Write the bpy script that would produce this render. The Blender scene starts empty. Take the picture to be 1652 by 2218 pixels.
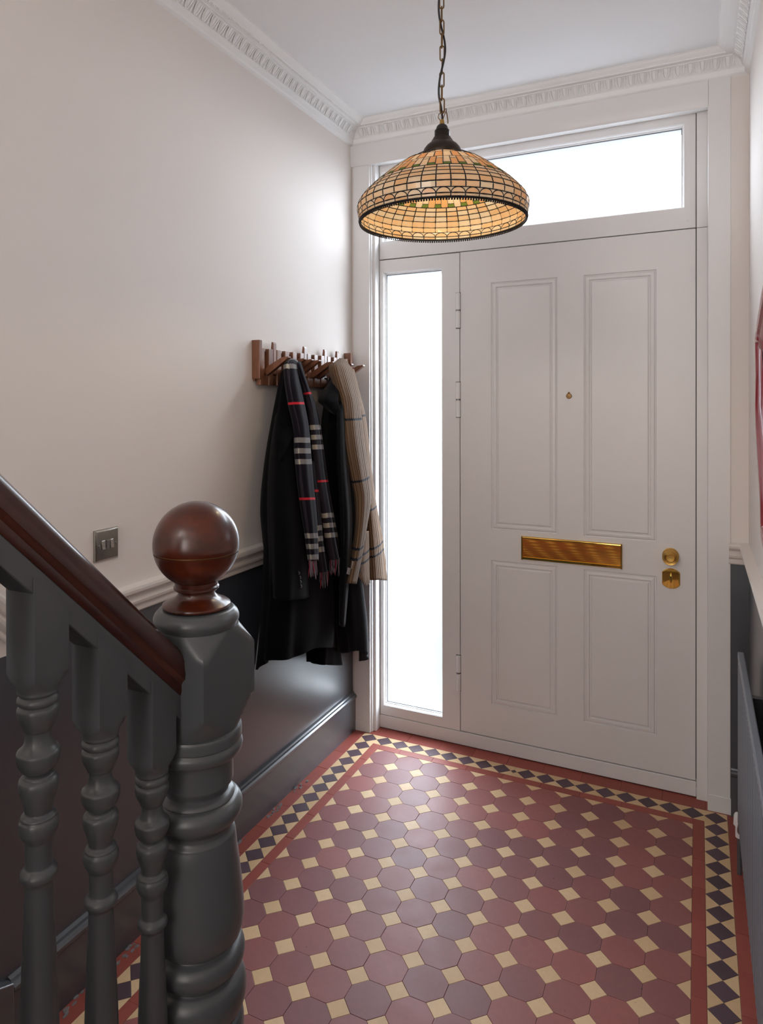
import bpy, bmesh, math, random
from mathutils import Vector, Matrix
random.seed(7)
PI = math.pi
C = bpy.context.scene.collection
sc = bpy.context.scene

# ------------------------------------------------------------------ camera
CAM_H = 1.5385
cam_d = bpy.data.cameras.new('camera')
cam = bpy.data.objects.new('camera', cam_d)
C.objects.link(cam)
yaw, pitch, roll = 0.459512, -0.004887, -0.002025
fw = Vector((-math.sin(yaw) * math.cos(pitch), math.cos(yaw) * math.cos(pitch), math.sin(pitch)))
rt0 = Vector((math.cos(yaw), math.sin(yaw), 0))
up0 = rt0.cross(fw)
rt = math.cos(roll) * rt0 + math.sin(roll) * up0
up = -math.sin(roll) * rt0 + math.cos(roll) * up0
M = Matrix((rt, up, -fw)).transposed().to_4x4()
M.translation = Vector((0, 0, CAM_H))
cam.matrix_world = M
cam_d.sensor_fit = 'HORIZONTAL'
cam_d.sensor_width = 36.0
cam_d.lens = 1512.18 / 1652 * 36
cam_d.shift_x = (826 - 761.97) / 1652
cam_d.shift_y = (882.96 - 1109) / 1652
cam_d.clip_start = 0.02
sc.camera = cam

# ------------------------------------------------------------------ daylight, fill, exposure
SKY = 12.8
FILL_W = 25.0
TOP_FILL_W = 15.0
world = bpy.data.worlds.new('overcast_sky')
sc.world = world
world.use_nodes = True
nt = world.node_tree
nt.nodes.clear()
wo = nt.nodes.new('ShaderNodeOutputWorld')
bg = nt.nodes.new('ShaderNodeBackground')
tc = nt.nodes.new('ShaderNodeTexCoord')
sep = nt.nodes.new('ShaderNodeSeparateXYZ')
rmp = nt.nodes.new('ShaderNodeValToRGB')
mp = nt.nodes.new('ShaderNodeMapRange')
mp.inputs['From Min'].default_value = -1
mp.inputs['From Max'].default_value = 1
nt.links.new(tc.outputs['Generated'], sep.inputs[0])
nt.links.new(sep.outputs['Z'], mp.inputs['Value'])
nt.links.new(mp.outputs[0], rmp.inputs['Fac'])
e = rmp.color_ramp.elements
e[0].position = 0.34
e[0].color = (0.030, 0.033, 0.037, 1)
e[1].position = 0.62
e[1].color = (0.86, 0.93, 1.0, 1)
for p_, c_ in ((0.41, (0.085, 0.092, 0.10, 1)), (0.46, (0.32, 0.345, 0.37, 1)), (0.50, (0.66, 0.70, 0.75, 1))):
    m_ = rmp.color_ramp.elements.new(p_)
    m_.color = c_
nt.links.new(rmp.outputs[0], bg.inputs['Color'])
bg.inputs['Strength'].default_value = SKY
nt.links.new(bg.outputs[0], wo.inputs['Surface'])

def area_light(name, loc, rot, sx, sy, watts, color):
    d = bpy.data.lights.new(name, 'AREA')
    d.shape = 'RECTANGLE'
    d.size = sx
    d.size_y = sy
    d.energy = watts
    d.color = color
    o = bpy.data.objects.new(name, d)
    o.location = loc
    o.rotation_euler = rot
    C.objects.link(o)
    return d
# added fill lights, standing in for light from the house behind the camera
area_light('back_room_daylight', (-0.55, -2.45, 1.75), (PI / 2, 0, 0), 1.3, 1.5, FILL_W, (1.0, 0.955, 0.91))
area_light('landing_daylight', (-0.9, -1.2, 2.8), (math.radians(25), 0, 0), 0.7, 1.2, TOP_FILL_W, (1.0, 0.97, 0.94))
for nm, x0, x1, z0, z1 in (('sidelight_portal', -1.333, -1.045, 0.113, 2.157), ('transom_portal', -1.337, -0.051, 2.309, 2.63)):
    d = area_light(nm, ((x0 + x1) / 2, 3.11, (z0 + z1) / 2), (-PI / 2, 0, 0), x1 - x0, z1 - z0, 1, (1, 1, 1))
    d.cycles.is_portal = True
sc.view_settings.view_transform = 'Standard'
sc.view_settings.look = 'None'
sc.view_settings.gamma = 1.0
sc.view_settings.use_curve_mapping = False
sc.view_settings.exposure = 0.42
sc.cycles.max_bounces = 10
sc.cycles.diffuse_bounces = 6
sc.cycles.transparent_max_bounces = 12
sc.cycles.sample_clamp_indirect = 8.0
sc.cycles.use_denoising = True

# ------------------------------------------------------------------ materials
def srgb(r, g, b):
    f = lambda c: ((c / 255 + 0.055) / 1.055) ** 2.4 if c > 10 else c / 255 / 12.92
    return (f(r), f(g), f(b), 1)

def lerpc(a, b, t):
    return tuple(a[i] * (1 - t) + b[i] * t for i in range(3)) + (1,)

class Mat:
    def __init__(s, name):
        s.m = bpy.data.materials.new(name)
        s.m.use_nodes = True
        s.nt = s.m.node_tree
        s.b = s.nt.nodes['Principled BSDF']
        s.out = s.nt.nodes['Material Output']
    def n(s, t, **kw):
        x = s.nt.nodes.new('ShaderNode' + t)
        for k, v in kw.items():
            setattr(x, k, v)
        return x
    def l(s, a, b):
        s.nt.links.new(a, b)
    def math(s, op, a, b=None, c=None):
        x = s.n('Math', operation=op)
        for i, v in enumerate((a, b, c)):
            if v is None:
                continue
            if isinstance(v, (int, float)):
                x.inputs[i].default_value = v
            else:
                s.l(v, x.inputs[i])
        return x.outputs[0]
    def noise(s, scale, detail=4, rough=0.55, vec=None, coord='Object'):
        x = s.n('TexNoise')
        x.inputs['Scale'].default_value = scale
        x.inputs['Detail'].default_value = detail
        x.inputs['Roughness'].default_value = rough
        if vec is None:
            vec = s.n('TexCoord').outputs[coord]
        s.l(vec, x.inputs['Vector'])
        return x.outputs['Fac']
    def mix(s, fac, a, b, blend='MIX'):
        x = s.n('Mix', data_type='RGBA', blend_type=blend)
        for i, v in ((0, fac), (6, a), (7, b)):
            if isinstance(v, (int, float)):
                x.inputs[i].default_value = v
            elif isinstance(v, tuple):
                x.inputs[i].default_value = v
            else:
                s.l(v, x.inputs[i])
        return x.outputs[2]
    def ramp(s, fac, stops):
        x = s.n('ValToRGB')
        el = x.color_ramp.elements
        while len(el) < len(stops):
            el.new(0.5)
        for k, (p, c) in enumerate(stops):
            el[k].position = p
            el[k].color = c
        s.l(fac, x.inputs[0])
        return x.outputs[0]
    def bump(s, h, strength, dist=0.002):
        x = s.n('Bump')
        x.inputs['Strength'].default_value = strength
        x.inputs['Distance'].default_value = dist
        s.l(h, x.inputs['Height'])
        s.l(x.outputs[0], s.b.inputs['Normal'])
    def set(s, color=None, rough=None, metal=None, spec=None, coat=None, sheen=None):
        for k, v in (('Base Color', color), ('Roughness', rough), ('Metallic', metal), ('Specular IOR Level', spec),
                     ('Coat Weight', coat), ('Sheen Weight', sheen)):
            if v is None:
                continue
            if isinstance(v, (int, float, tuple)):
                s.b.inputs[k].default_value = v
            else:
                s.l(v, s.b.inputs[k])
        return s

def world_pos(m):
    return m.n('NewGeometry').outputs['Position']

def paint(name, col, rough, var=0.06, bump=0.15, bscale=60, spec=0.5):
    m = Mat(name)
    p = world_pos(m)
    nz = m.noise(2.2, 5, 0.6, vec=p)
    c = m.mix(nz, lerpc(col, (0, 0, 0, 1), var), lerpc(col, (1, 1, 1, 1), var * 0.4))
    m.set(c, rough, spec=spec)
    m.bump(m.noise(bscale, 5, 0.6, vec=p), bump, 0.001)
    return m.m

def gloss_coat(mt, w, r):
    b = mt.node_tree.nodes['Principled BSDF']
    b.inputs['Coat Weight'].default_value = w
    b.inputs['Coat Roughness'].default_value = r

def wood(name, dark, light, rough, scale=(6, 6, 60), coat=0.0, bump=0.15):
    m = Mat(name)
    tcn = m.n('TexCoord')
    mpn = m.n('Mapping')
    mpn.inputs['Scale'].default_value = scale
    m.l(tcn.outputs['Object'], mpn.inputs['Vector'])
    n1 = m.noise(1.0, 6, 0.6, vec=mpn.outputs[0])
    c = m.ramp(n1, [(0.3, dark), (0.55, lerpc(dark, light, 0.5)), (0.75, light)])
    n2 = m.noise(9, 3, 0.5, vec=tcn.outputs['Object'])
    c2 = m.mix(n2, lerpc(dark, light, 0.2), c)
    m.set(c2, rough, coat=coat)
    m.b.inputs['Coat Roughness'].default_value = 0.18
    m.bump(n1, bump, 0.0006)
    return m.m

def plain(name, col, rough, metal=0.0, coat=0.0):
    m = Mat(name)
    nz = m.noise(90, 3, 0.5)
    m.set(m.mix(nz, lerpc(col, (0, 0, 0, 1), 0.12), col), rough, metal, coat=coat)
    return m.m

MT = {}
MT['wall'] = paint('upper_wall_paint', srgb(230, 223, 218), 0.8, 0.03, 0.25, 45, spec=0.25)
MT['dado_wall'] = paint('lower_wall_dark_paint', srgb(56, 61, 70), 0.30, 0.08, 0.10, 30, spec=1.0)
MT['ceiling'] = paint('ceiling_paint', srgb(238, 239, 241), 0.75, 0.02, 0.1)
MT['cornice'] = paint('cornice_plaster', srgb(241, 241, 241), 0.6, 0.02, 0.1)
MT['white'] = paint('white_satin_woodwork', srgb(228, 226, 225), 0.36, 0.025, 0.06, 120)
MT['dado_rail'] = paint('pale_dado_rail_paint', srgb(222, 215, 209), 0.35, 0.05, 0.12, 80)
MT['skirt'] = paint('skirting_grey_gloss', srgb(60, 65, 73), 0.28, 0.12, 0.12, 50, spec=1.0)
MT['grey'] = paint('stair_grey_eggshell', srgb(71, 74, 77), 0.34, 0.08, 0.12, 60)
MT['gap'] = plain('painted_gap_shade', srgb(52, 50, 48), 0.7)  # dark colour painted in for the shade inside gaps
MT['mahogany'] = wood('mahogany_varnish', srgb(26, 8, 4), srgb(116, 46, 18), 0.3, (16, 16, 34), 0.3, 0.1)
MT['rail_wood'] = wood('handrail_varnish', srgb(34, 11, 6), srgb(92, 38, 20), 0.3, (14, 3, 14), 0.3, 0.15)
MT['walnut'] = wood('walnut', srgb(88, 52, 36), srgb(176, 122, 92), 0.30, (40, 40, 6), 0.0, 0.1)
MT['brass'] = plain('polished_brass', srgb(226, 180, 92), 0.06, 1.0)
MT['brass_satin'] = plain('satin_brass', srgb(214, 172, 96), 0.28, 1.0)
MT['antique'] = plain('antique_brass', srgb(128, 100, 66), 0.4, 0.9)
MT['bronze'] = plain('dark_bronze', srgb(62, 52, 46), 0.38, 0.7)
MT['black'] = plain('black_bakelite', srgb(34, 30, 29), 0.35)
MT['lead'] = plain('lead_came', srgb(34, 30, 32), 0.5, 0.5)
MT['nickel'] = plain('brushed_nickel', srgb(158, 152, 144), 0.38, 1.0)
MT['chrome'] = plain('chrome_rocker', srgb(176, 172, 168), 0.25, 1.0)
MT['steel'] = plain('hinge_steel', srgb(150, 150, 150), 0.3, 1.0)
MT['radiator'] = paint('radiator_grey_enamel', srgb(112, 118, 128), 0.34, 0.04, 0.05)
MT['plastic'] = plain('white_plastic', srgb(225, 222, 222), 0.4)
MT['red'] = plain('red_lacquer', srgb(138, 40, 48), 0.25, 0.0, 0.4)
MT['mirror'] = plain('mirror_silver', srgb(220, 222, 224), 0.03, 1.0)
MT['grout'] = plain('floor_grout', srgb(70, 50, 44), 0.85)
MT['paper'] = plain('woven_label', srgb(186, 162, 128), 0.8)
MT['white_label'] = plain('white_care_label', srgb(168, 164, 164), 0.7)
MT['ink'] = plain('label_thread', srgb(84, 62, 44), 0.8)
MT['lining'] = plain('coat_lining', srgb(20, 18, 22), 0.5)
MT['button'] = plain('horn_button', srgb(34, 31, 32), 0.3)
MT['tread'] = paint('stair_tread_paint', srgb(70, 66, 62), 0.5)

gloss_coat(MT['dado_wall'], 0.5, 0.32)
gloss_coat(MT['skirt'], 0.5, 0.3)

def tile_mat(name, cols, rough=0.42, wear=0.5):
    m = Mat(name)
    rnd = m.n('ObjectInfo').outputs['Random']
    p = world_pos(m)
    patch = m.noise(1.6, 2, 0.5, vec=p)
    f = m.math('ADD', m.math('MULTIPLY', rnd, 0.75), m.math('MULTIPLY', m.math('SUBTRACT', patch, 0.5), 1.0))
    base = m.ramp(f, [(k / max(1, len(cols) - 1), c) for k, c in enumerate(cols)])
    n1 = m.noise(14, 6, 0.65, vec=p)
    n2 = m.noise(420, 2, 0.5, vec=p)
    c = m.mix(m.math('MULTIPLY', n1, wear), base, lerpc(cols[0], (0.35, 0.3, 0.3, 1), 0.22))
    n3 = m.noise(60, 4, 0.7, vec=p)
    c = m.mix(m.math('MULTIPLY', m.math('SUBTRACT', n3, 0.35), 0.5), c, lerpc(cols[-1], (0, 0, 0, 1), 0.25))
    c = m.mix(m.math('MULTIPLY', m.math('GREATER_THAN', n2, 0.66), 0.25), c, (0.03, 0.02, 0.02, 1))
    sp_ = m.noise(95, 1, 0.4, vec=p)
    c = m.mix(m.math('MULTIPLY', m.math('GREATER_THAN', sp_, 0.80), 0.6), c, (0.025, 0.018, 0.016, 1))
    m.set(c, m.math('ADD', m.math('MULTIPLY', n1, 0.22), rough - 0.1), spec=0.4)
    m.bump(n1, 0.18, 0.0015)
    return m.m
MT['oct'] = tile_mat('maroon_octagon_tile', [srgb(158, 90, 85), srgb(140, 84, 82), srgb(126, 80, 83), srgb(116, 76, 76)], 0.5)
MT['cream'] = tile_mat('buff_tile', [srgb(226, 194, 152), srgb(217, 183, 140), srgb(207, 172, 128)], 0.55, 0.22)
MT['redtile'] = tile_mat('red_strip_tile', [srgb(160, 78, 66), srgb(150, 70, 59), srgb(140, 66, 56)], 0.5, 0.3)
MT['plum'] = tile_mat('plum_black_tile', [srgb(92, 68, 80), srgb(80, 58, 68), srgb(70, 53, 60)], 0.5, 0.35)

def frosted(name):
    m = Mat(name)
    tr = m.n('BsdfTransparent')
    tl = m.n('BsdfTranslucent')
    gl = m.n('BsdfGlossy')
    gl.inputs['Roughness'].default_value = 0.25
    tr.inputs['Color'].default_value = (0.97, 0.985, 1, 1)
    tl.inputs['Color'].default_value = (0.95, 0.97, 1, 1)
    nz = m.noise(3.0, 2, 0.5, vec=world_pos(m))
    mx = m.n('MixShader')
    m.l(m.math('MULTIPLY_ADD', nz, 0.03, 0.035), mx.inputs[0])
    m.l(tr.outputs[0], mx.inputs[1])
    m.l(tl.outputs[0], mx.inputs[2])
    m2 = m.n('MixShader')
    m2.inputs[0].default_value = 0.04
    m.l(mx.outputs[0], m2.inputs[1])
    m.l(gl.outputs[0], m2.inputs[2])
    m.l(m2.outputs[0], m.out.inputs['Surface'])
    return m.m
MT['frost'] = frosted('frosted_glass')

def art_glass(name, cols):
    m = Mat(name)
    rnd = m.n('ObjectInfo').outputs['Random']
    p = m.n('TexCoord').outputs['Object']
    geo = world_pos(m)
    mpn = m.n('Mapping')
    mpn.inputs['Scale'].default_value = (60, 60, 25)
    m.l(geo, mpn.inputs['Vector'])
    st = m.noise(1.0, 4, 0.6, vec=mpn.outputs[0])
    c = m.ramp(m.math('ADD', m.math('MULTIPLY', rnd, 0.65), m.math('MULTIPLY', st, 0.45)), [(k / (len(cols) - 1), x) for k, x in enumerate(cols)])
    df = m.n('BsdfDiffuse')
    tl = m.n('BsdfTranslucent')
    gl = m.n('BsdfGlossy')
    gl.inputs['Roughness'].default_value = 0.12
    m.l(c, df.inputs['Color'])
    m.l(c, tl.inputs['Color'])
    a = m.n('MixShader')
    a.inputs[0].default_value = 0.48
    m.l(df.outputs[0], a.inputs[1])
    m.l(tl.outputs[0], a.inputs[2])
    b = m.n('MixShader')
    b.inputs[0].default_value = 0.045
    m.l(a.outputs[0], b.inputs[1])
    m.l(gl.outputs[0], b.inputs[2])
    m.l(b.outputs[0], m.out.inputs['Surface'])
    return m.m
MT['amber'] = art_glass('opalescent_amber_glass', [srgb(232, 190, 142), srgb(238, 209, 170), srgb(240, 222, 196), srgb(236, 228, 214)])
MT['amber2'] = art_glass('deep_amber_glass', [srgb(232, 182, 124), srgb(236, 200, 152)])
MT['green'] = art_glass('green_glass', [srgb(96, 130, 60), srgb(140, 160, 80)])

def cloth(name, col, rough=0.9, sheen=0.25, nscale=900):
    m = Mat(name)
    nz = m.noise(nscale, 3, 0.6, vec=world_pos(m))
    m.set(m.mix(nz, lerpc(col, (0, 0, 0, 1), 0.4), col), rough, sheen=sheen, spec=0.08)
    m.b.inputs['Sheen Roughness'].default_value = 0.5
    m.bump(nz, 0.35, 0.0015)
    return m.m
MT['coat_black'] = cloth('black_wool', srgb(8, 8, 11), sheen=0.02)
MT['coat_navy'] = cloth('charcoal_wool', srgb(16, 17, 22), sheen=0.08, nscale=500)

def plaid(name):
    m = Mat(name)
    uv = m.n('UVMap')
    sp = m.n('SeparateXYZ')
    m.l(uv.outputs[0], sp.inputs[0])
    u, v = sp.outputs[0], sp.outputs[1]
    fz = m.noise(260, 3, 0.6, vec=world_pos(m))
    v = m.math('ADD', v, m.math('MULTIPLY', m.math('SUBTRACT', fz, 0.5), 0.009))
    u = m.math('ADD', u, m.math('MULTIPLY', m.math('SUBTRACT', fz, 0.5), 0.025))
    fr = m.math('SUBTRACT', m.math('FRACT', m.math('ADD', v, 0.5)), 0.5)
    def near(x, c, w):
        return m.math('COMPARE', x, c, w)
    bars = m.math('MAXIMUM', m.math('MAXIMUM', near(fr, 0.0, 0.027), near(fr, 0.112, 0.027)), near(fr, -0.112, 0.027))
    red = m.math('MAXIMUM', near(fr, 0.5, 0.012), near(fr, -0.5, 0.012))
    vs = near(u, 0.34, 0.08)
    nz = m.noise(700, 3, 0.6, vec=world_pos(m))
    base = m.mix(nz, srgb(10, 8, 14), srgb(28, 24, 33))
    c = m.mix(m.math('MULTIPLY', vs, 0.32), base, srgb(74, 66, 74))
    barc = m.mix(vs, srgb(132, 128, 126), srgb(196, 188, 170))
    c = m.mix(m.math('MULTIPLY', bars, 0.95), c, m.mix(m.math('MULTIPLY', nz, 0.35), barc, srgb(60, 56, 60)))
    c = m.mix(red, c, srgb(190, 40, 52))
    m.set(c, 0.9, sheen=0.06, spec=0.08)
    m.bump(nz, 0.35, 0.0015)
    return m.m
MT['plaid'] = plaid('checked_wool')

def knit(name, stripes, ribs, col, col2):
    m = Mat(name)
    uv = m.n('UVMap')
    sp = m.n('SeparateXYZ')
    m.l(uv.outputs[0], sp.inputs[0])
    u, v = sp.outputs[0], sp.outputs[1]
    nz = m.noise(500, 3, 0.6, vec=world_pos(m))
    rib = m.math('SINE', m.math('MULTIPLY', u, ribs * 2 * PI))
    stitch = m.math('SINE', m.math('MULTIPLY', v, 2 * PI / 0.0055))
    h = m.math('ADD', m.math('MULTIPLY', rib, 0.6), m.math('MULTIPLY', stitch, 0.05))
    f = m.math('MULTIPLY_ADD', m.math('ADD', rib, m.math('MULTIPLY', m.math('SUBTRACT', nz, 0.5), 2.0)), 0.42, 0.55)
    c = m.mix(f, col2, col)
    c = m.mix(m.math('MULTIPLY', nz, 0.3), c, lerpc(col, (1, 1, 1, 1), 0.04))
    vv = m.math('ADD', v, m.math('MULTIPLY', rib, 0.0016))
    s_ = None
    for z_, w_ in stripes:
        k = m.math('COMPARE', vv, z_, w_)
        s_ = k if s_ is None else m.math('MAXIMUM', s_, k)
    if s_ is not None:
        c = m.mix(s_, c, srgb(26, 30, 40))
    m.set(c, 0.9, sheen=0.05, spec=0.12)
    m.bump(h, 0.8, 0.002)
    return m.m

# ------------------------------------------------------------------ mesh helpers
class MB:
    def __init__(s):
        s.v, s.f, s.mi, s.uv = [], [], [], None
    def face(s, idx, m=0):
        s.f.append(tuple(idx))
        s.mi.append(m)
    def add(s, vs, fs, m=0):
        k = len(s.v)
        s.v += [tuple(p) for p in vs]
        for f in fs:
            s.face([k + i for i in f], m)
        return s
    def box(s, x0, x1, y0, y1, z0, z1, m=0):
        return s.add([(x0, y0, z0), (x1, y0, z0), (x1, y1, z0), (x0, y1, z0), (x0, y0, z1), (x1, y0, z1), (x1, y1, z1), (x0, y1, z1)],
                     [(0, 3, 2, 1), (4, 5, 6, 7), (0, 1, 5, 4), (1, 2, 6, 5), (2, 3, 7, 6), (3, 0, 4, 7)], m)
    def loft(s, rings, close=True, cap=True, m=0):
        n = len(rings[0])
        k = len(s.v)
        for r in rings:
            s.v += [tuple(p) for p in r]
        for i in range(len(rings) - 1):
            for j in range(n if close else n - 1):
                a, b = k + i * n + j, k + i * n + (j + 1) % n
                s.face((a, b, b + n, a + n), m)
        if cap and close:
            s.face([k + j for j in range(n)][::-1], m)
            s.face([k + (len(rings) - 1) * n + j for j in range(n)], m)
        return s
    def lathe(s, prof, cx, cy, seg=32, axis='Z', cap=True, m=0):
        rings = []
        for h, r in prof:
            ring = []
            for k in range(seg):
                a = 2 * PI * k / seg
                if axis == 'Z':
                    ring.append((cx + r * math.cos(a), cy + r * math.sin(a), h))
                else:            # axis along Y, cx = X, cy = Z
                    ring.append((cx + r * math.cos(a), h, cy - r * math.sin(a)))
            rings.append(ring)
        return s.loft(rings, True, cap, m)
    def tube(s, pts, r, seg=8, close=False, cap=True, m=0):
        pts = [Vector(p) for p in pts]
        n = len(pts)
        rings = []
        ref = Vector((0.123, 0.456, 0.88)).normalized()
        prev = None
        for i, p in enumerate(pts):
            if close:
                t = pts[(i + 1) % n] - pts[i - 1]
            else:
                t = pts[min(i + 1, n - 1)] - pts[max(i - 1, 0)]
            t.normalize()
            a = prev if prev is not None else t.cross(ref)
            a = (a - t * a.dot(t))
            if a.length < 1e-6:
                a = t.orthogonal()
            a.normalize()
            prev = a
            b = t.cross(a)
            rr = r[i] if isinstance(r, (list, tuple)) else r
            rings.append([p + rr * (math.cos(2 * PI * k / seg) * a + math.sin(2 * PI * k / seg) * b) for k in range(seg)])
        if close:
            rings.append(rings[0])
        return s.loft(rings, True, cap and not close, m)
    def sphere(s, c, r, seg=8, rings=5, m=0):
        pr = [(c[2] - r * math.cos(PI * i / rings), max(1e-5, r * math.sin(PI * i / rings))) for i in range(rings + 1)]
        return s.lathe(pr, c[0], c[1], seg, cap=False, m=m)
    def build(s, name, mats, parent=None, smooth=None, bevel=0.0, bseg=2, recalc=True):
        me = bpy.data.meshes.new(name)
        me.from_pydata(s.v, [], s.f)
        if not isinstance(mats, (list, tuple)):
            mats = [mats]
        for x in mats:
            me.materials.append(MT[x])
        me.polygons.foreach_set('material_index', s.mi)
        if s.uv:
            lay = me.uv_layers.new(name='UVMap')
            for lp in me.loops:
                lay.data[lp.index].uv = s.uv[lp.vertex_index]
        if recalc:
            bm = bmesh.new()
            bm.from_mesh(me)
            bmesh.ops.recalc_face_normals(bm, faces=bm.faces)
            bm.to_mesh(me)
            bm.free()
        me.update()
        if smooth is not None:
            me.shade_smooth()
            me.set_sharp_from_angle(angle=math.radians(smooth))
        o = bpy.data.objects.new(name, me)
        C.objects.link(o)
        if parent is not None:
            o.parent = parent
        if bevel:
            b = o.modifiers.new('edge_softening', 'BEVEL')
            b.width = bevel
            b.segments = bseg
            b.limit_method = 'ANGLE'
            b.angle_limit = math.radians(40)
        return o

def tag(o, label, cat, group=None):
    o['label'] = label
    o['category'] = cat
    if group:
        o['group'] = group
    return o

def struct(o, label=None):
    o['kind'] = 'structure'
    if label:
        o['label'] = label
        o['category'] = label.split('|')[-1].strip() if '|' in label else o.name.split('_')[0]
        o['label'] = label.split('|')[0].strip()
    return o

def empty(name, loc=(0, 0, 0)):
    o = bpy.data.objects.new(name, None)
    o.empty_display_size = 0.05
    C.objects.link(o)
    # parts keep world coordinates: thing sits at its base, parts are shifted back by child_at()
    o.location = loc
    return o

def adopt(root):
    """parts are modelled in world coordinates; keep them there under a root that stands at the thing's base"""
    for ch in root.children:
        ch.matrix_parent_inverse = Matrix.Translation(-root.location)

def link(name, me, parent=None, loc=None, rot=None):
    o = bpy.data.objects.new(name, me)
    C.objects.link(o)
    if parent is not None:
        o.parent = parent
    if loc is not None:
        o.location = loc
    if rot is not None:
        o.rotation_euler = rot
    return o

def sweep(profile, path, name, mat, parent=None, smooth=30, closed_profile=True):
    """profile (a, b): a = out of the wall, b = up; path: list of (point, out, up) with mitres already solved by the caller"""
    mb = MB()
    rings = [[Vector(p) + Vector(o) * a + Vector(u) * b for a, b in profile] for p, o, u in path]
    mb.loft(rings, closed_profile, closed_profile)
    return mb.build(name, mat, parent, smooth)

# ------------------------------------------------------------------ room shell
XL, XR = -1.465, 0.170
YF, YB = 2.965, -2.6
ZC = 2.850
DZ = 0.945

mb = MB()
for (z0, z1, k) in ((-0.05, DZ, 1), (DZ, ZC + 0.1, 0)):
    mb.box(XL - 0.12, XL, YB - 0.1, 3.2, z0, z1, k)
wall_left = struct(mb.build('wall_left', ['wall', 'dado_wall']), 'left hall wall, off white above the dado rail and dark grey below | wall')
mb = MB()
for (z0, z1, k) in ((-0.05, DZ, 1), (DZ, ZC + 0.1, 0)):
    mb.box(XR, XR + 0.12, YB - 0.1, 3.2, z0, z1, k)
struct(mb.build('wall_right', ['wall', 'dado_wall']), 'right hall wall behind the radiator | wall')
mb = MB()
for (z0, z1, k) in ((-0.05, DZ, 1), (DZ, ZC + 0.1, 0)):
    mb.box(0.100, XR, YF, 3.2, z0, z1, k)
mb.box(XL, -1.42, YF, 3.2, -0.05, ZC + 0.1, 0)
mb.box(-1.42, 0.100, YF + 0.012, 3.2, 2.69, ZC + 0.1, 0)
struct(mb.build('wall_front', ['wall', 'dado_wall']), 'front wall around the street door, narrow beige strip at the right | wall')
mb = MB().box(XL, XR, YB - 0.1, YB, -0.05, ZC + 0.1)
struct(mb.build('wall_back', 'wall'), 'rear wall of the hall behind the viewer | wall')
mb = MB().box(XL - 0.12, XR + 0.12, YB - 0.1, 3.2, ZC, ZC + 0.12)
struct(mb.build('ceiling', 'ceiling'), 'smooth white hall ceiling | ceiling')

# dado rails -----------------------------------------------------------
DP = [(0, 0), (0.010, 0), (0.013, 0.004), (0.013, 0.012), (0.009, 0.015), (0.009, 0.019), (0.020, 0.026), (0.022, 0.034), (0.018, 0.041), (0.014, 0.045),
      (0.014, 0.050), (0.023, 0.055), (0.030, 0.062), (0.031, 0.070), (0.027, 0.076), (0.010, 0.078), (0, 0.080)]
dz0 = 0.940
ramp_up = Vector((0, -0.70, 0.72)).normalized()
path = [((XL, 2.958, dz0), (1, 0, 0), (0, 0, 1)), ((XL, 1.165, dz0), (1, 0, 0), (0, 0, 1)), ((XL, 1.125, dz0 + 0.022), (1, 0, 0), (0, 0.28, 1.0)),
        ((XL, 0.30, dz0 + 0.022 + 0.825), (1, 0, 0), (0, 0.40, 1.05))]
struct(sweep(DP, path, 'trim_1', 'dado_rail'), 'pale moulded dado rail along the left wall behind the coats | dado rail')
path = [((0.105, YF, dz0), (0, -1, 0), (0, 0, 1)), ((XR, YF, dz0), (-1, -1, 0), (0, 0, 1)), ((XR, YB, dz0), (-1, 0, 0), (0, 0, 1))]
struct(sweep(DP, path, 'trim_2', 'dado_rail'), 'pale moulded dado rail on the right wall above the radiator | dado rail')

# skirting -------------------------------------------------------------
SP = [(0, 0), (0.018, 0), (0.018, 0.148), (0.021, 0.150), (0.024, 0.156), (0.024, 0.164), (0.019, 0.170), (0.013, 0.172), (0.010, 0.178), (0, 0.182)]
path = [((XL, 2.958, 0), (1, 0, 0), (0, 0, 1)), ((XL, 1.115, 0), (1, 0, 0), (0, 0, 1))]
bl = struct(sweep(SP, path, 'baseboard_left', 'skirt'), 'tall dark grey skirting board with rounded top bead along left wall | skirting')
mb = MB()
rings = []
for (y, z0, z1) in ((1.113, 0.0, 0.178), (1.06, 0.0, 0.20), (0.95, 0.0, 0.30), (0.0, 0.9, 1.25)):
    rings.append([(XL, y, z0), (XL + 0.026, y, z0), (XL + 0.026, y, z1), (XL, y, z1)])
mb.loft(rings)
mb.build('wall_string', 'skirt', bl, 40, 0.003)
path = [((0.112, YF, 0), (0, -1, 0), (0, 0, 1)), ((XR, YF, 0), (-1, -1, 0), (0, 0, 1)), ((XR, YB, 0), (-1, 0, 0), (0, 0, 1))]
struct(sweep(SP, path, 'baseboard_right', 'skirt'), 'dark skirting board on the right wall behind the radiator | skirting')

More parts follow.
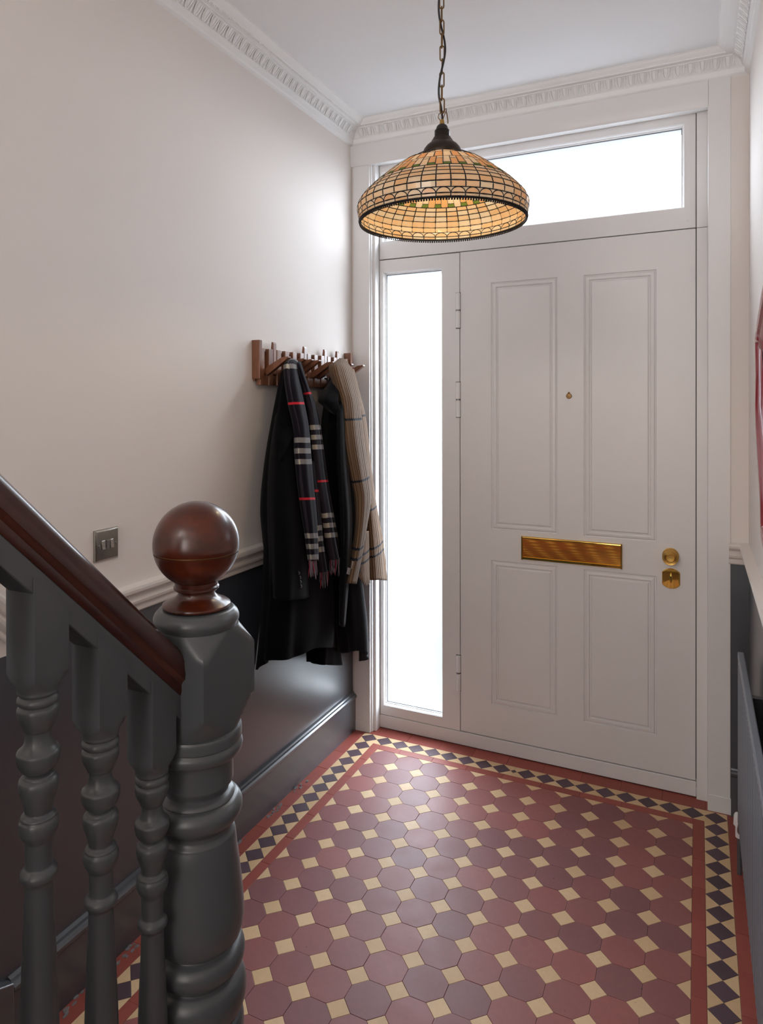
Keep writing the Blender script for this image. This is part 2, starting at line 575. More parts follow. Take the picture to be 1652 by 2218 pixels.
# cornice: plain cove, bead and egg-and-dart band -----------------------
CP = [(0, -0.098), (0.010, -0.092), (0.014, -0.086), (0.014, -0.068), (0.020, -0.064), (0.023, -0.058), (0.026, -0.047), (0.033, -0.038), (0.044, -0.033),
      (0.047, -0.030), (0.052, -0.030), (0.052, -0.026), (0.066, -0.025), (0.072, -0.023), (0.072, -0.019), (0.082, -0.014), (0.090, -0.008), (0.093, -0.003), (0.098, -0.003), (0.098, 0.0), (0, 0)]
def cornice(name, path, label):
    o = sweep(CP, path, name, 'cornice', smooth=25)
    struct(o, label + ' | cornice')
    return o
c_left = cornice('trim_3', [((XL, YB, ZC), (1, 0, 0), (0, 0, 1)), ((XL, YF, ZC), (1, -0.75, 0), (0, 0, 1))], 'white plaster cornice with egg and dart band above the left wall')
c_front = cornice('trim_4', [((XL, YF, ZC), (1, -0.75, 0), (0, 0, 1)), ((XR, YF, ZC), (-1.08, -0.75, 0), (0, 0, 1))], 'white plaster cornice with egg and dart band over the street door')
c_right = cornice('trim_5', [((XR, YF, ZC), (-1.08, -0.75, 0), (0, 0, 1)), ((XR, YB, ZC), (-1.08, 0, 0), (0, 0, 1))], 'white plaster cornice with egg and dart band above the right wall')

def egg_mesh():
    """one egg with its shell rim and a dart, lying along +X, height along +Z, out along -Y"""
    mb = MB()
    W, Hh = 0.0125, 0.031
    def slope(z):           # the ovolo the ornament sits on
        t = max(0, min(1, z / Hh))
        return -0.022 * t ** 1.4
    rows, cols = 7, 8
    rings = []
    for i in range(rows):
        t = i / (rows - 1)
        z = Hh * (0.10 + 0.90 * t)
        w = W * 0.62 * math.sqrt(max(0.0, 1 - (1 - t) ** 2.6)) + 0.0003
        ring = []
        for j in range(cols):
            a = PI * j / (cols - 1)
            ring.append((-w * math.cos(a), slope(z) - 0.0045 * math.sin(a) * min(1, 0.35 + t), z))
        rings.append(ring)
    mb.loft(rings, False, False)
    pts = []
    for k in range(13):
        a = PI * k / 12
        pts.append((-W * 0.93 * math.cos(a) * (1 if 0 < k < 12 else 1.0), 0, Hh * (1.0 - 0.98 * math.sin(a) ** 0.8)))
    pts = [(x, slope(z) - 0.003, z) for x, _, z in pts]
    mb.tube(pts, 0.0019, 5)
    mb.tube([(0.0205, slope(Hh) - 0.001, Hh), (0.0205, slope(0.010) - 0.003, 0.010), (0.0205, slope(0.001) - 0.002, 0.0)], [0.0012, 0.0024, 0.0008], 5)
    mb.tube([(0.0205, slope(0.016) - 0.002, 0.016), (0.0165, slope(0.004) - 0.002, 0.003)], 0.0011, 4)
    mb.tube([(0.0205, slope(0.016) - 0.002, 0.016), (0.0245, slope(0.004) - 0.002, 0.003)], 0.0011, 4)
    o = mb.build('egg_and_dart', 'cornice', smooth=50)
    me = o.data
    bpy.data.objects.remove(o)
    return me
egg = egg_mesh()
k = 0
y = 1.20
while y < 2.90:
    link('egg_and_dart', egg, c_left, (XL + 0.022, y, ZC - 0.066), (0, 0, PI / 2))
    y += 0.0418
x = XL + 0.06
while x < XR - 0.07:
    link('egg_and_dart', egg, c_front, (x, YF - 0.018, ZC - 0.066), (0, 0, 0))
    x += 0.0418
y = 2.0
while y < 2.91:
    link('egg_and_dart', egg, c_right, (XR - 0.024, y, ZC - 0.066), (0, 0, -PI / 2))
    y += 0.0418
mb = MB()
y = 1.3
while y < 2.88:
    mb.sphere((XL + 0.069, y, ZC - 0.0255), 0.0030, 5, 4)
    y += 0.0085
mb.build('bead_row', 'cornice', c_left, 60)['kind'] = 'stuff'

# ------------------------------------------------------------------ street door wall: casing, frame, sidelight, transom, door
YD = 3.03
def panel_box(name, b, mat, parent=None, bevel=0.0025):
    return MB().box(*b).build(name, mat, parent, bevel=bevel)

casing = struct(panel_box('trim_6', (-1.456, -1.372, 2.957, 3.03, 0.0, 2.655), 'white'), 'white casing board left of the sidelight | door casing')
panel_box('plinth_block', (-1.457, -1.3715, 2.9555, 3.02, 0.0, 0.045), 'white', casing, 0.0015)
rc = struct(panel_box('trim_7', (0.035, 0.111, 2.957, 3.03, 0.0, 2.764), 'white'), 'white casing board at the right of the street door | door casing')
panel_box('plinth_block', (0.0345, 0.1125, 2.955, 3.02, 0.0, 0.062), 'white', rc, 0.0015)
mb = MB()
hp = [(2.957, 2.655), (2.952, 2.665), (2.950, 2.690), (2.950, 2.752), (3.034, 2.752), (3.034, 2.668), (3.0, 2.663), (2.972, 2.656)]
mb.loft([[(x, y, z) for y, z in hp] for x in (XL, 0.035)])
struct(mb.build('trim_8', 'white', smooth=30), 'white head board across the top of the door frame | door casing')

fr = MB()
fr.box(-1.372, -1.3535, 2.985, 3.09, 0.0, 2.68)
fr.box(-1.378, -1.366, 2.968, 3.0, 0.0, 2.66)
frame = struct(fr.build('trim_9', 'white', bevel=0.002), 'white painted door frame around sidelight, transom and street door | door frame')
panel_box('jamb', (-0.0035, 0.035, 3.018, 3.09, 0.0, 2.218), 'white', frame, 0.0015)
panel_box('jamb', (-0.0035, 0.035, 3.018, 3.09, 2.2195, 2.68), 'white', frame, 0.0015)
panel_box('threshold_board', (-1.3535, -0.0045, 3.028, 3.09, 0.004, 0.0625), 'white', frame, 0.0015)
mb = MB()
mb.box(-1.36, 0.0, 3.056, 3.085, 2.205, 2.235)
mb.box(-0.972, -0.944, 3.056, 3.085, 0.03, 2.22)
mb.box(-0.03, 0.02, 3.056, 3.085, 0.03, 2.69)
mb.box(-1.36, 0.0, 3.056, 3.085, 0.05, 0.08)
mb.box(-1.365, -1.34, 3.056, 3.085, 0.03, 2.69)
mb.build('joint_shade_backing', 'gap', frame)  # dark strips behind the joints: painted gap shade, also stop light leaks

mb = MB()
for b in ((-1.47, -1.3305, 3.093, 3.14, -0.05, 2.76), (-1.0475, 0.13, 3.093, 3.14, -0.05, 2.31), (-0.0535, 0.13, 3.093, 3.14, 2.30, 2.76), (-1.34, -1.04, 3.093, 3.14, 2.155, 2.3115), (-1.34, -1.04, 3.093, 3.14, -0.05, 0.1155), (-1.34, 0.0, 3.093, 3.14, 2.6285, 2.76)):
    mb.box(*b)
mb.build('outer_frame', 'white', frame)  # unseen boxes outside the openings, added to block light leaks

def sash(name, x0, x1, z0, z1, gx0, gx1, gz0, gz1, label):
    """frame bars with a chamfered reveal running back to the glass"""
    mb = MB()
    Y0, Y1 = YD, 3.092
    def ring(a0, a1, b0, b1, y):
        return [(a0, y, b0), (a1, y, b0), (a1, y, b1), (a0, y, b1)]
    rings = [ring(x0, x1, z0, z1, Y1), ring(x0, x1, z0, z1, Y0 + 0.0015), ring(x0 + 0.0015, x1 - 0.0015, z0 + 0.0015, z1 - 0.0015, Y0),
             ring(gx0 - 0.004, gx1 + 0.004, gz0 - 0.004, gz1 + 0.004, Y0), ring(gx0, gx1, gz0, gz1, Y0 + 0.004),
             ring(gx0, gx1, gz0, gz1, Y0 + 0.022), ring(gx0 + 0.004, gx1 - 0.004, gz0 + 0.004, gz1 - 0.004, Y0 + 0.022),
             ring(gx0 + 0.004, gx1 - 0.004, gz0 + 0.004, gz1 - 0.004, Y1)]
    rings.append(rings[0])
    mb.loft(rings, True, False)
    o = struct(mb.build(name, 'white', smooth=30), label)
    g = MB().box(gx0 + 0.001, gx1 - 0.001, 3.066, 3.071, gz0 + 0.001, gz1 - 0.001).build('glass_pane', 'frost', o)
    g['label'] = 'frosted glass pane glowing with daylight'
    mb = MB()
    r_ = 0.003
    for a in (((gx0 + .004, gz0 + .004), (gx1 - .004, gz0 + .004)), ((gx1 - .004, gz0 + .004), (gx1 - .004, gz1 - .004)),
              ((gx1 - .004, gz1 - .004), (gx0 + .004, gz1 - .004)), ((gx0 + .004, gz1 - .004), (gx0 + .004, gz0 + .004))):
        (xa, za), (xb, zb) = a
        mb.box(min(xa, xb) - r_, max(xa, xb) + r_, 3.060, 3.0655, min(za, zb) - r_, max(za, zb) + r_)
    mb.build('glazing_gasket', 'nickel_dark' if 'nickel_dark' in MT else 'gap', o)
    return o
MT['gap2'] = plain('grey_gasket', srgb(120, 124, 128), 0.6)
MT['nickel_dark'] = MT['gap2']
w1 = sash('window_1', -1.3515, -0.9590, 0.0645, 2.2190, -1.333, -1.0455, 0.1130, 2.1575, 'tall narrow frosted sidelight window left of the street door | window')
w2 = sash('window_2', -1.3515, -0.0060, 2.2235, 2.6720, -1.337, -0.0510, 2.3095, 2.6310, 'wide frosted transom window above the street door | window')
for xx in (-0.035, -0.66):
    mb = MB().lathe([(YD - 0.0012, 0.0001), (YD - 0.0012, 0.004), (YD, 0.0045)], xx, 2.255, 12, 'Y', False)
    mb.build('screw_cover', 'white', w2, 40)

# door leaf with four routed panels
def door_leaf():
    mb = MB()
    xs = [-0.9555, -0.815, -0.531, -0.424, -0.1465, -0.0065]
    zs = [0.0675, 0.212, 0.850, 0.986, 2.073, 2.2195]
    for i in range(5):
        for j in range(5):
            x0, x1, z0, z1 = xs[i], xs[i + 1], zs[j], zs[j + 1]
            if i in (1, 3) and j in (1, 3):
                prof = [(0, 0), (0.002, 0.0055), (0.005, 0.0060), (0.0095, 0.0005), (0.018, -0.0005), (0.0210, 0.0), (0.0235, 0.0060), (0.0265, 0.0060), (0.033, 0.0005)]
                rings = [[(x0 + a, YD + b, z0 + a), (x1 - a, YD + b, z0 + a), (x1 - a, YD + b, z1 - a), (x0 + a, YD + b, z1 - a)] for a, b in prof]
                k = len(mb.v)
                mb.loft(rings, True, False)
                n = len(mb.v)
                mb.face((n - 4, n - 3, n - 2, n - 1))
            else:
                mb.add([(x0, YD, z0), (x1, YD, z0), (x1, YD, z1), (x0, YD, z1)], [(0, 1, 2, 3)])
    x0, x1, z0, z1 = xs[0], xs[-1], zs[0], zs[-1]
    mb.loft([[(x0, y, z0), (x1, y, z0), (x1, y, z1), (x0, y, z1)] for y in (YD, YD + 0.055)], True, False)
    n = len(mb.v)
    mb.face((n - 4, n - 3, n - 2, n - 1))
    return mb
m_ = Mat('door_paint_scuffed')
p_ = world_pos(m_)
nz_ = m_.noise(2.5, 4, 0.6, vec=p_)
sc_ = m_.noise(38, 6, 0.7, vec=p_)
base_ = m_.mix(nz_, srgb(222, 219, 217), srgb(229, 227, 226))
spz = m_.n('SeparateXYZ')
m_.l(p_, spz.inputs[0])
low = m_.math('LESS_THAN', spz.outputs[2], 0.20)
m_.set(m_.mix(m_.math('MULTIPLY', m_.math('GREATER_THAN', sc_, 0.70), m_.math('MULTIPLY', low, 0.35)), base_, srgb(120, 92, 74)), 0.36)
m_.bump(m_.noise(140, 3, 0.5, vec=p_), 0.05, 0.001)
MT['door'] = m_.m
door = struct(door_leaf().build('door_1', 'door', recalc=True), 'white four panel street door with brass letter plate and knob | door')

# letter plate
lp = MB()
prof = [(0.0, 0.868), (0.0075, 0.868), (0.0085, 0.869), (0.0086, 0.8785), (0.0030, 0.8800), (0.0032, 0.8815), (0.0100, 0.955), (0.0112, 0.9575), (0.0120, 0.961), (0.0110, 0.965), (0.008, 0.967), (0, 0.967)]
lp.loft([[(x, YD - a, z) for a, z in prof] for x in (-0.676, -0.279)])
plate = lp.build('letter_plate', 'brass', door, 40)
plate['label'] = 'polished brass letter plate with sprung flap'
MB().box(-0.681, -0.676, YD - 0.013, YD, 0.866, 0.969).build('end_cap', 'brass', plate, bevel=0.0015)
MB().box(-0.279, -0.274, YD - 0.013, YD, 0.866, 0.969).build('end_cap', 'brass', plate, bevel=0.0015)
# rim knob
kn = MB()
kx, kz = -0.095, 0.9345
kn.lathe([(YD, 0.0305), (YD - 0.004, 0.0305), (YD - 0.006, 0.0285), (YD - 0.010, 0.028)], kx, kz + 0.003, 32, 'Y')
rose = kn.build('latch_knob', 'brass_satin', door, 35)
rose['label'] = 'round brass latch knob with ringed face'
kk = MB()
kp = [(YD - 0.008, 0.016), (YD - 0.020, 0.017), (YD - 0.024, 0.025), (YD - 0.027, 0.0295), (YD - 0.034, 0.0295), (YD - 0.0375, 0.027), (YD - 0.0372, 0.0255), (YD - 0.0395, 0.023), (YD - 0.0390, 0.0215),
      (YD - 0.0410, 0.019), (YD - 0.0404, 0.0175), (YD - 0.042, 0.015), (YD - 0.0395, 0.0125), (YD - 0.0390, 0.0001)]
kk.lathe(kp, kx, kz, 36, 'Y', False)
kk.build('knob_grip', 'brass_satin', rose, 30)
# thumb turn on an oval plate
tp = MB()
tx, tz = -0.0935, 0.8475
def oval(w, h, y):
    out = []
    for k in range(60):
        a = 2 * PI * k / 60
        ca, sa = math.cos(a), math.sin(a)
        out.append((tx + max(-w, min(w, h * 1.01 * ca)), y, tz + h * sa))
    return out
tp.loft([oval(0.0325, 0.0400, YD), oval(0.0325, 0.0400, YD - 0.004), oval(0.0305, 0.038, YD - 0.0062), oval(0.028, 0.0355, YD - 0.0064)])
tt = tp.build('thumb_turn_plate', 'brass', door, 40)
tt['label'] = 'oval brass plate with a small thumb turn'
t2 = MB()
t2.lathe([(YD - 0.006, 0.008), (YD - 0.012, 0.0075)], tx, tz + 0.004, 16, 'Y')
rings = []
for i in range(9):
    a = PI * i / 8
    z = tz + 0.006 - 0.021 * math.cos(a)
    w = 0.0006 + 0.0055 * math.sin(a)
    rings.append([(tx + w * math.cos(b), YD - 0.017 - 0.007 * math.sin(a) * math.sin(b), z) for b in [2 * PI * j / 10 for j in range(10)]])
t2.loft(rings)
t2.build('thumb_turn', 'brass', tt, 50)
# spyhole with its cover
ph = MB()
ph.lathe([(YD, 0.0115), (YD - 0.003, 0.0115), (YD - 0.005, 0.0095), (YD - 0.0055, 0.0001)], -0.4833, 1.571, 20, 'Y', False)
ph.lathe([(YD, 0.0045), (YD - 0.004, 0.0045), (YD - 0.005, 0.0001)], -0.4833, 1.584, 12, 'Y', False)
ph.build('spyhole', 'antique', door, 35)
# hinges
for (z0, z1) in ((1.8805, 2.0375), (1.4795, 1.6365), (0.2480, 0.4050)):
    h = MB()
    zm = (z0 + z1) / 2
    hx, hy = -0.9645, YD - 0.004
    def knuckle(a, b):
        h.lathe([(a, 0.008), (a + 0.0015, 0.0098), (b - 0.0015, 0.0098), (b, 0.008)], hx, hy, 16)
    knuckle(z0, zm - 0.003)
    knuckle(zm + 0.003, z1)
    hg = h.build('hinge', 'white', door, 40)
    MB().lathe([(zm - 0.003, 0.0085), (zm + 0.003, 0.0085)], hx, hy, 16).build('hinge_pin', 'steel', hg, 40)
    MB().box(hx - 0.0115, hx + 0.0105, hy + 0.003, hy + 0.0055, z0 - 0.0025, z1 + 0.0025).build('hinge_recess', 'gap', hg)  # dark plate, painted shade of the gap around the hinge

# ------------------------------------------------------------------ tiled floor
mb = MB().box(XL, XR, YB, 3.06, -0.06, -0.0022)
floor = struct(mb.build('floor', 'grout'), 'red, buff and plum geometric tiled hall floor | floor')
P = 0.115
GX0, GY0 = -1.27994, 2.83505
GC = 0.302 * P
gap = 0.0004
def tile_shape(pts, h=0.006, ch=0.0007):
    """flat prism with a softened top edge"""
    n = len(pts)
    if sum(pts[k - 1][0] * pts[k][1] - pts[k][0] * pts[k - 1][1] for k in range(n)) < 0:
        pts = pts[::-1]
    cx = sum(p[0] for p in pts) / n
    cy = sum(p[1] for p in pts) / n
    def inset(d):
        out = []
        for k in range(n):
            p0, p1, p2 = Vector(pts[k - 1]), Vector(pts[k]), Vector(pts[(k + 1) % n])
            e1 = (p1 - p0).normalized()
            e2 = (p2 - p1).normalized()
            n1 = Vector((-e1.y, e1.x))
            n2 = Vector((-e2.y, e2.x))
            b = (n1 + n2)
            b = b / max(0.2, b.length_squared) * 2 * d
            out.append(p1 + b)
        return out
    a = inset(gap)
    b = inset(gap + ch)
    return [[(p.x, p.y, -h) for p in a], [(p.x, p.y, -ch * 0.6) for p in a], [(p.x, p.y, 0.0) for p in b]]
def tile_mesh(name, pts, mat):
    r = tile_shape(pts)
    mb = MB()
    n = len(pts)
    mb.loft(r, True, False)
    mb.face([2 * n + j for j in range(n)])
    o = mb.build(name, mat)
    me = o.data
    bpy.data.objects.remove(o)
    return me
h_ = P / 2
octp = [(-h_ + GC, -h_), (h_ - GC, -h_), (h_, -h_ + GC), (h_, h_ - GC), (h_ - GC, h_), (-h_ + GC, h_), (-h_, h_ - GC), (-h_, -h_ + GC)]
sqp = [(0, -GC), (GC, 0), (0, GC), (-GC, 0)]
me_oct = tile_mesh('octagon_tile', octp, 'oct')
me_sq = tile_mesh('square_tile', sqp, 'cream')
me_tr = {'L': tile_mesh('triangle_tile', [(0, -GC), (GC, 0), (0, GC)], 'cream'), 'R': tile_mesh('triangle_tile', [(0, -GC), (0, GC), (-GC, 0)], 'cream'),
         'T': tile_mesh('triangle_tile', [(-GC, 0), (0, -GC), (GC, 0)], 'cream'),
         'TL': tile_mesh('triangle_tile', [(0, 0), (0, -GC), (GC, 0)], 'cream'), 'TR': tile_mesh('triangle_tile', [(0, 0), (-GC, 0), (0, -GC)], 'cream')}
JN, JALL = 15, 29
rest = MB()
def lay(name, me, x, y):
    o = link(name, me, floor, (x, y, random.uniform(-0.0004, 0.0002)), (random.uniform(-.0022, .0022), random.uniform(-.0022, .0022), 0))
    return o
rest_parts = {}
def lay_far(me, x, y):
    mb = rest_parts.setdefault(me.name, (MB(), me.materials[0]))[0]
    mb.add([(v.co.x + x, v.co.y + y, v.co.z) for v in me.vertices], [tuple(p.vertices) for p in me.polygons])
for j in range(JALL):
    for i in range(11):
        x, y = GX0 + (i + 0.5) * P, GY0 - (j + 0.5) * P
        (lay('octagon_tile', me_oct, x, y) if j < JN else lay_far(me_oct, x, y))
    for i in range(0, 12):
        x, y = GX0 + i * P, GY0 - j * P
        if j == 0:
            lay('triangle_tile', me_tr['TL' if i == 0 else 'TR' if i == 11 else 'T'], x, y)
        elif i in (0, 11):
            me = me_tr['L' if i == 0 else 'R']
            (lay('triangle_tile', me, x, y) if j < JN else lay_far(me, x, y))
        else:
            (lay('square_tile', me_sq, x, y) if j < JN else lay_far(me_sq, x, y))
# borders
SX0, SX1, SY1 = -1.3178, 0.0228, 2.8745         # outer edge of the narrow inner strip
DXL, DXR, DY1 = -1.3950, 0.0998, 2.9520         # outer edge of the diamond band
YEND = GY0 - JALL * P
def strip(x0, x1, y0, y1):
    cx, cy = (x0 + x1) / 2, (y0 + y1) / 2
    a, b = (x1 - x0) / 2, (y1 - y0) / 2
    me = tile_mesh('strip_tile', [(-a, -b), (a, -b), (a, b), (-a, b)], 'redtile')
    lay('strip_tile', me, cx, cy)
def run_x(x0, x1, y0, y1, step, off=0.0):
    x = x0
    nx = x0 + (off or step)
    while x < x1 - 1e-4:
        nx = min(nx, x1)
        if x1 - nx < 0.02:
            nx = x1
        strip(x, nx, y0, y1)
        x = nx
        nx = x + step
def run_y(x0, x1, y1, y0, step, off=0.0):
    y = y1
    ny = y1 - (off or step)
    while y > y0 + 1e-4:
        ny = max(ny, y0)
        if ny - y0 < 0.02:
            ny = y0
        strip(x0, x1, ny, y)
        y = ny
        ny = y - step
run_x(GX0, GX0 + 11 * P, GY0, SY1, 0.153, 0.10)
run_y(SX0, GX0, SY1, YEND, 0.1528, 0.147)
run_y(GX0 + 11 * P, SX1, SY1, YEND, 0.1528, 0.10)
run_x(DXL, DXR, DY1, 3.034, 0.152, 0.055)
run_y(XL + 0.012, DXL, 3.034, YEND, 0.1540, 0.140)
run_y(DXR, XR - 0.004, 3.034, YEND, 0.1540, 0.11)
dq = 0.0386
me_dia = tile_mesh('diamond_tile', [(0, -dq), (dq, 0), (0, dq), (-dq, 0)], 'plum')
tri4 = {'S': tile_mesh('border_triangle', [(-dq, 0), (0, -dq), (dq, 0)][::1], 'cream')}
def tri(name, a, b, c):
    me = tile_mesh('border_triangle', [a, b, c], 'cream')
    return me
bt_up = tile_mesh('border_triangle', [(-dq, 0), (dq, 0), (0, dq)], 'cream')        # base below, apex up
bt_dn = tile_mesh('border_triangle', [(-dq, 0), (0, -dq), (dq, 0)], 'cream')
bt_rt = tile_mesh('border_triangle', [(0, -dq), (dq, 0), (0, dq)], 'cream')
bt_lf = tile_mesh('border_triangle', [(0, -dq), (0, dq), (-dq, 0)], 'cream')
yc = (SY1 + DY1) / 2
xcL, xcR = (SX0 + DXL) / 2, (SX1 + DXR) / 2
pitchx = 2 * dq
xs_d = [xcL + k * 0.0770 for k in range(9)] + [xcR - k * 0.0775 for k in range(9, -1, -1)]
for k, x in enumerate(xs_d):
    lay('diamond_tile', me_dia, x, yc)
    if k < len(xs_d) - 1:
        d = xs_d[k + 1] - x
        xm = (x + xs_d[k + 1]) / 2
        if d < 0.09:
            lay('border_triangle', bt_dn, xm, DY1)
            if k > 0 or True:
                lay('border_triangle', bt_up, xm, SY1)
        else:                       # the make-up piece where the pattern does not close
            s_ = d / 2 - dq
            lay('diamond_tile', tile_mesh('diamond_tile', [(0, -s_), (s_, 0), (0, s_), (-s_, 0)], 'plum'), xm, yc)
            for sx in (-1, 1):
                for sy in (-1, 1):
                    pts = [(sx * d / 2, sy * dq), (sx * s_, 0), (0, sy * s_), (0, sy * dq)]
                    lay('border_triangle', tile_mesh('border_triangle', pts, 'cream'), xm, yc)
lay('border_triangle', tile_mesh('border_triangle', [(0, 0), (dq, 0), (0, -dq)][::-1], 'cream'), DXL, DY1)
lay('border_triangle', tile_mesh('border_triangle', [(0, 0), (-dq, 0), (0, -dq)], 'cream'), DXR, DY1)
for xc, inner, outer in ((xcL, SX0, DXL), (xcR, SX1, DXR)):
    y = yc
    k = 0
    while y > YEND:
        far = y < 1.0
        put = (lambda nm, me, a, b: lay_far(me, a, b)) if far else lay
        if k > 0:
            put('diamond_tile', me_dia, xc, y)
        ym = y - 0.03875
        if inner > outer:
            put('border_triangle', bt_rt, outer, ym)
            put('border_triangle', bt_lf, inner, ym)
        else:
            put('border_triangle', bt_lf, outer, ym)
            put('border_triangle', bt_rt, inner, ym)
        y -= 0.0775
        k += 1
for nm, (mb, mt) in rest_parts.items():
    MT['_t'] = mt
    mb.build(nm.split('.')[0], '_t', floor)['kind'] = 'stuff'

# chipped mortar along the skirting
mb = MB()
for (y, n) in ((2.42, 10), (2.22, 12), (1.98, 8), (1.62, 9), (1.45, 14), (1.30, 9)):
    for q in range(n):
        r = random.uniform(0.003, 0.009)
        cx, cy = XL + 0.020 + random.uniform(0.0, 0.022), y + random.uniform(-0.06, 0.06)
        ring = [(cx + r * random.uniform(.6, 1.2) * math.cos(a), cy + 1.6 * r * random.uniform(.6, 1.2) * math.sin(a)) for a in [2 * PI * t / 7 for t in range(7)]]
        mb.loft([[(x, yy, -0.002) for x, yy in ring], [(cx + (x - cx) * .7, cy + (yy - cy) * .7, random.uniform(0.001, 0.0035)) for x, yy in ring]])
MT['mortar'] = plain('old_mortar', srgb(128, 122, 124), 0.9)
mb.build('mortar_crumbs', 'mortar', floor, 30)['kind'] = 'stuff'

# ------------------------------------------------------------------ staircase
NX, NY = -0.72, 0.8916
stair = empty('staircase', (NX, NY, 0))
tag(stair, 'grey painted staircase with turned newel post, balusters and mahogany handrail at left', 'staircase')

def turned(rows, cx, cy, a, seg=48):
    """rows (z, r, square?): a square block whose corners are turned away where r gets small"""
    rings = []
    for z, r, sq in rows:
        ring = []
        for k in range(seg):
            t = 2 * PI * k / seg
            rho = r
            if sq:
                rho = min(r, a / max(abs(math.cos(t)), abs(math.sin(t))))
            ring.append((cx + rho * math.cos(t), cy + rho * math.sin(t), z))
        rings.append(ring)
    return MB().loft(rings)
def smooth_rows(rows, n=3):
    """Catmull-Rom through (z, r) points"""
    out = []
    for i in range(len(rows) - 1):
        p0, p1, p2, p3 = rows[max(i - 1, 0)], rows[i], rows[i + 1], rows[min(i + 2, len(rows) - 1)]
        for k in range(n):
            t = k / n
            r = 0.5 * (2 * p1[1] + (p2[1] - p0[1]) * t + (2 * p0[1] - 5 * p1[1] + 4 * p2[1] - p3[1]) * t * t + (3 * p1[1] - p0[1] - 3 * p2[1] + p3[1]) * t ** 3)
            out.append((p1[0] + (p2[0] - p1[0]) * t, max(r, 1e-4)))
    out.append(rows[-1])
    return out
NA = 0.066
blk = [(1.192, .0665), (1.186, .0705), (1.180, .0750), (1.173, .0805), (1.166, .086), (1.160, .0905), (1.155, .0934), (1.150, .0936), (1.078, .0936), (1.073, .0934), (1.066, .0885), (1.058, .0825), (1.048, .0755), (1.040, .070), (1.032, .0660)]
top = [(1.2195, .0300), (1.2195, .056), (1.217, .0605), (1.2125, .0648), (1.206, .0675), (1.2005, .0672), (1.196, .0652), (1.1925, .0635)]
low = [(1.031, .0700), (1.028, .0712), (1.013, .0712), (1.011, .0690), (1.009, .0700), (1.005, .0722), (1.000, .0728), (.994, .0712), (.990, .0680), (.988, .0600), (.984, .0585), (.979, .0577), (.948, .0577), (.944, .0570),
       (.936, .0520), (.930, .0500), (.927, .0560), (.922, .0600), (.920, .0588), (.918, .0640), (.912, .0695), (.904, .0722), (.894, .0705), (.886, .0655), (.880, .0590), (.876, .0560), (.870, .0552),
       (.866, .0570), (.862, .0600), (.857, .0612), (.800, .0682), (.750, .0732), (.728, .0742), (.712, .0725), (.700, .0690), (.694, .0640), (.691, .0590), (.688, .0610), (.684, .0690), (.676, .0742), (.668, .0755), (.658, .0735), (.649, .0680),
       (.645, .0640), (.641, .0600), (.638, .0650), (.632, .0715), (.622, .0762), (.611, .0775), (.598, .0768), (.586, .0735), (.578, .0690), (.574, .0655), (.570, .0700), (.560, .0730), (.548, .0735), (.535, .0720), (.525, .066)]
base = [(.520, .0665), (.512, .075), (.500, .0875), (.492, .0936), (.488, .0936), (0.0, .0936)]
DZN = -0.0055
rows = [(z, r, False) for z, r in smooth_rows(top, 2)] + [(z, r, True) for z, r in blk] + [(z, r, False) for z, r in smooth_rows(low, 3)] + [(z, r, True) for z, r in base]
rows = [(z + DZN if z > 0.01 else z, r, q) for z, r, q in rows]
newel = turned(rows, NX, NY, NA, 64).build('newel_post', 'grey', stair, 40)
newel['label'] = 'thick turned newel post in grey paint with chamfered square block'
def ny(y):
    return 1.5385 - .00074 * (y - 883) + DZN
fin = [(ny(1311), .0100), (ny(1311), .0530), (ny(1307.5), .0540), (ny(1305), .0535), (ny(1302), .0505), (ny(1297), .0420), (ny(1291), .0335), (ny(1285), .0295), (ny(1279), .0288), (ny(1275.5), .0295),
       (ny(1275), .0335), (ny(1272), .0358), (ny(1268), .0358), (ny(1265), .0338)]
cz, R_ = ny(1177), 0.0682
for k in range(27):
    a = math.radians(150 - k * 5.7)
    z = cz + R_ * math.cos(a)
    r = R_ * math.sin(a)
    fin.append((z, max(r, 0.0002)))
    if k == 9:
        za = cz - 0.0135
        rr = math.sqrt(R_ ** 2 - .0135 ** 2)
        fin += [(za, rr), (za + .0006, rr - .0022), (za + .0020, rr - .0022), (za + .0026, rr + .0002)]
fin = sorted(fin[:14], key=lambda q: q[0]) + sorted(fin[14:], key=lambda q: q[0])
ball = MB().lathe(fin, NX, NY, 64).build('ball_finial', 'mahogany', newel, 35)
ball['label'] = 'varnished mahogany ball finial with a scribed ring'
gz = cz - 0.0122
MB().tube([(NX + (R_ - .0036) * math.cos(2 * PI * k / 64), NY + (R_ - .0036) * math.sin(2 * PI * k / 64), gz) for k in range(64)], 0.0008, 6, True).build('inlay_ring', 'antique', newel, 60)

# handrail
RS = 0.975
def z_top(y):
    return 1.3080 + RS * (0.69 - y)
dirv = Vector((0, -1, RS)).normalized()
upv = Vector((0, RS, 1)).normalized()
hr = []
for k in range(13):
    a = PI * k / 12
    hr.append((0.031 * math.cos(a), -0.024 + 0.024 * math.sin(a) ** 0.8))
hr += [(-0.0325, -0.030), (-0.0315, -0.036), (-0.0270, -0.039), (-0.0245, -0.043), (-0.0250, -0.049), (-0.0230, -0.054), (0.0230, -0.054), (0.0250, -0.049), (0.0245, -0.043), (0.0270, -0.039), (0.0315, -0.036), (0.0325, -0.030)]
def rail_ring(y, prof, cut=True):
    out = []
    for a, b in prof:
        p = Vector((NX + a, y, z_top(y))) + upv * b
        t = (y - p.y) / dirv.y            # plumb cut: slide along the rake back to the plane Y = y
        p = p + dirv * t
        out.append(p)
    return out
MB().loft([rail_ring(y, hr) for y in (0.8275, 0.80, 0.70, 0.5, 0.2, -0.35)]).build('handrail', 'rail_wood', stair, 30)['label'] = 'dark varnished mahogany handrail sloping down to the newel'
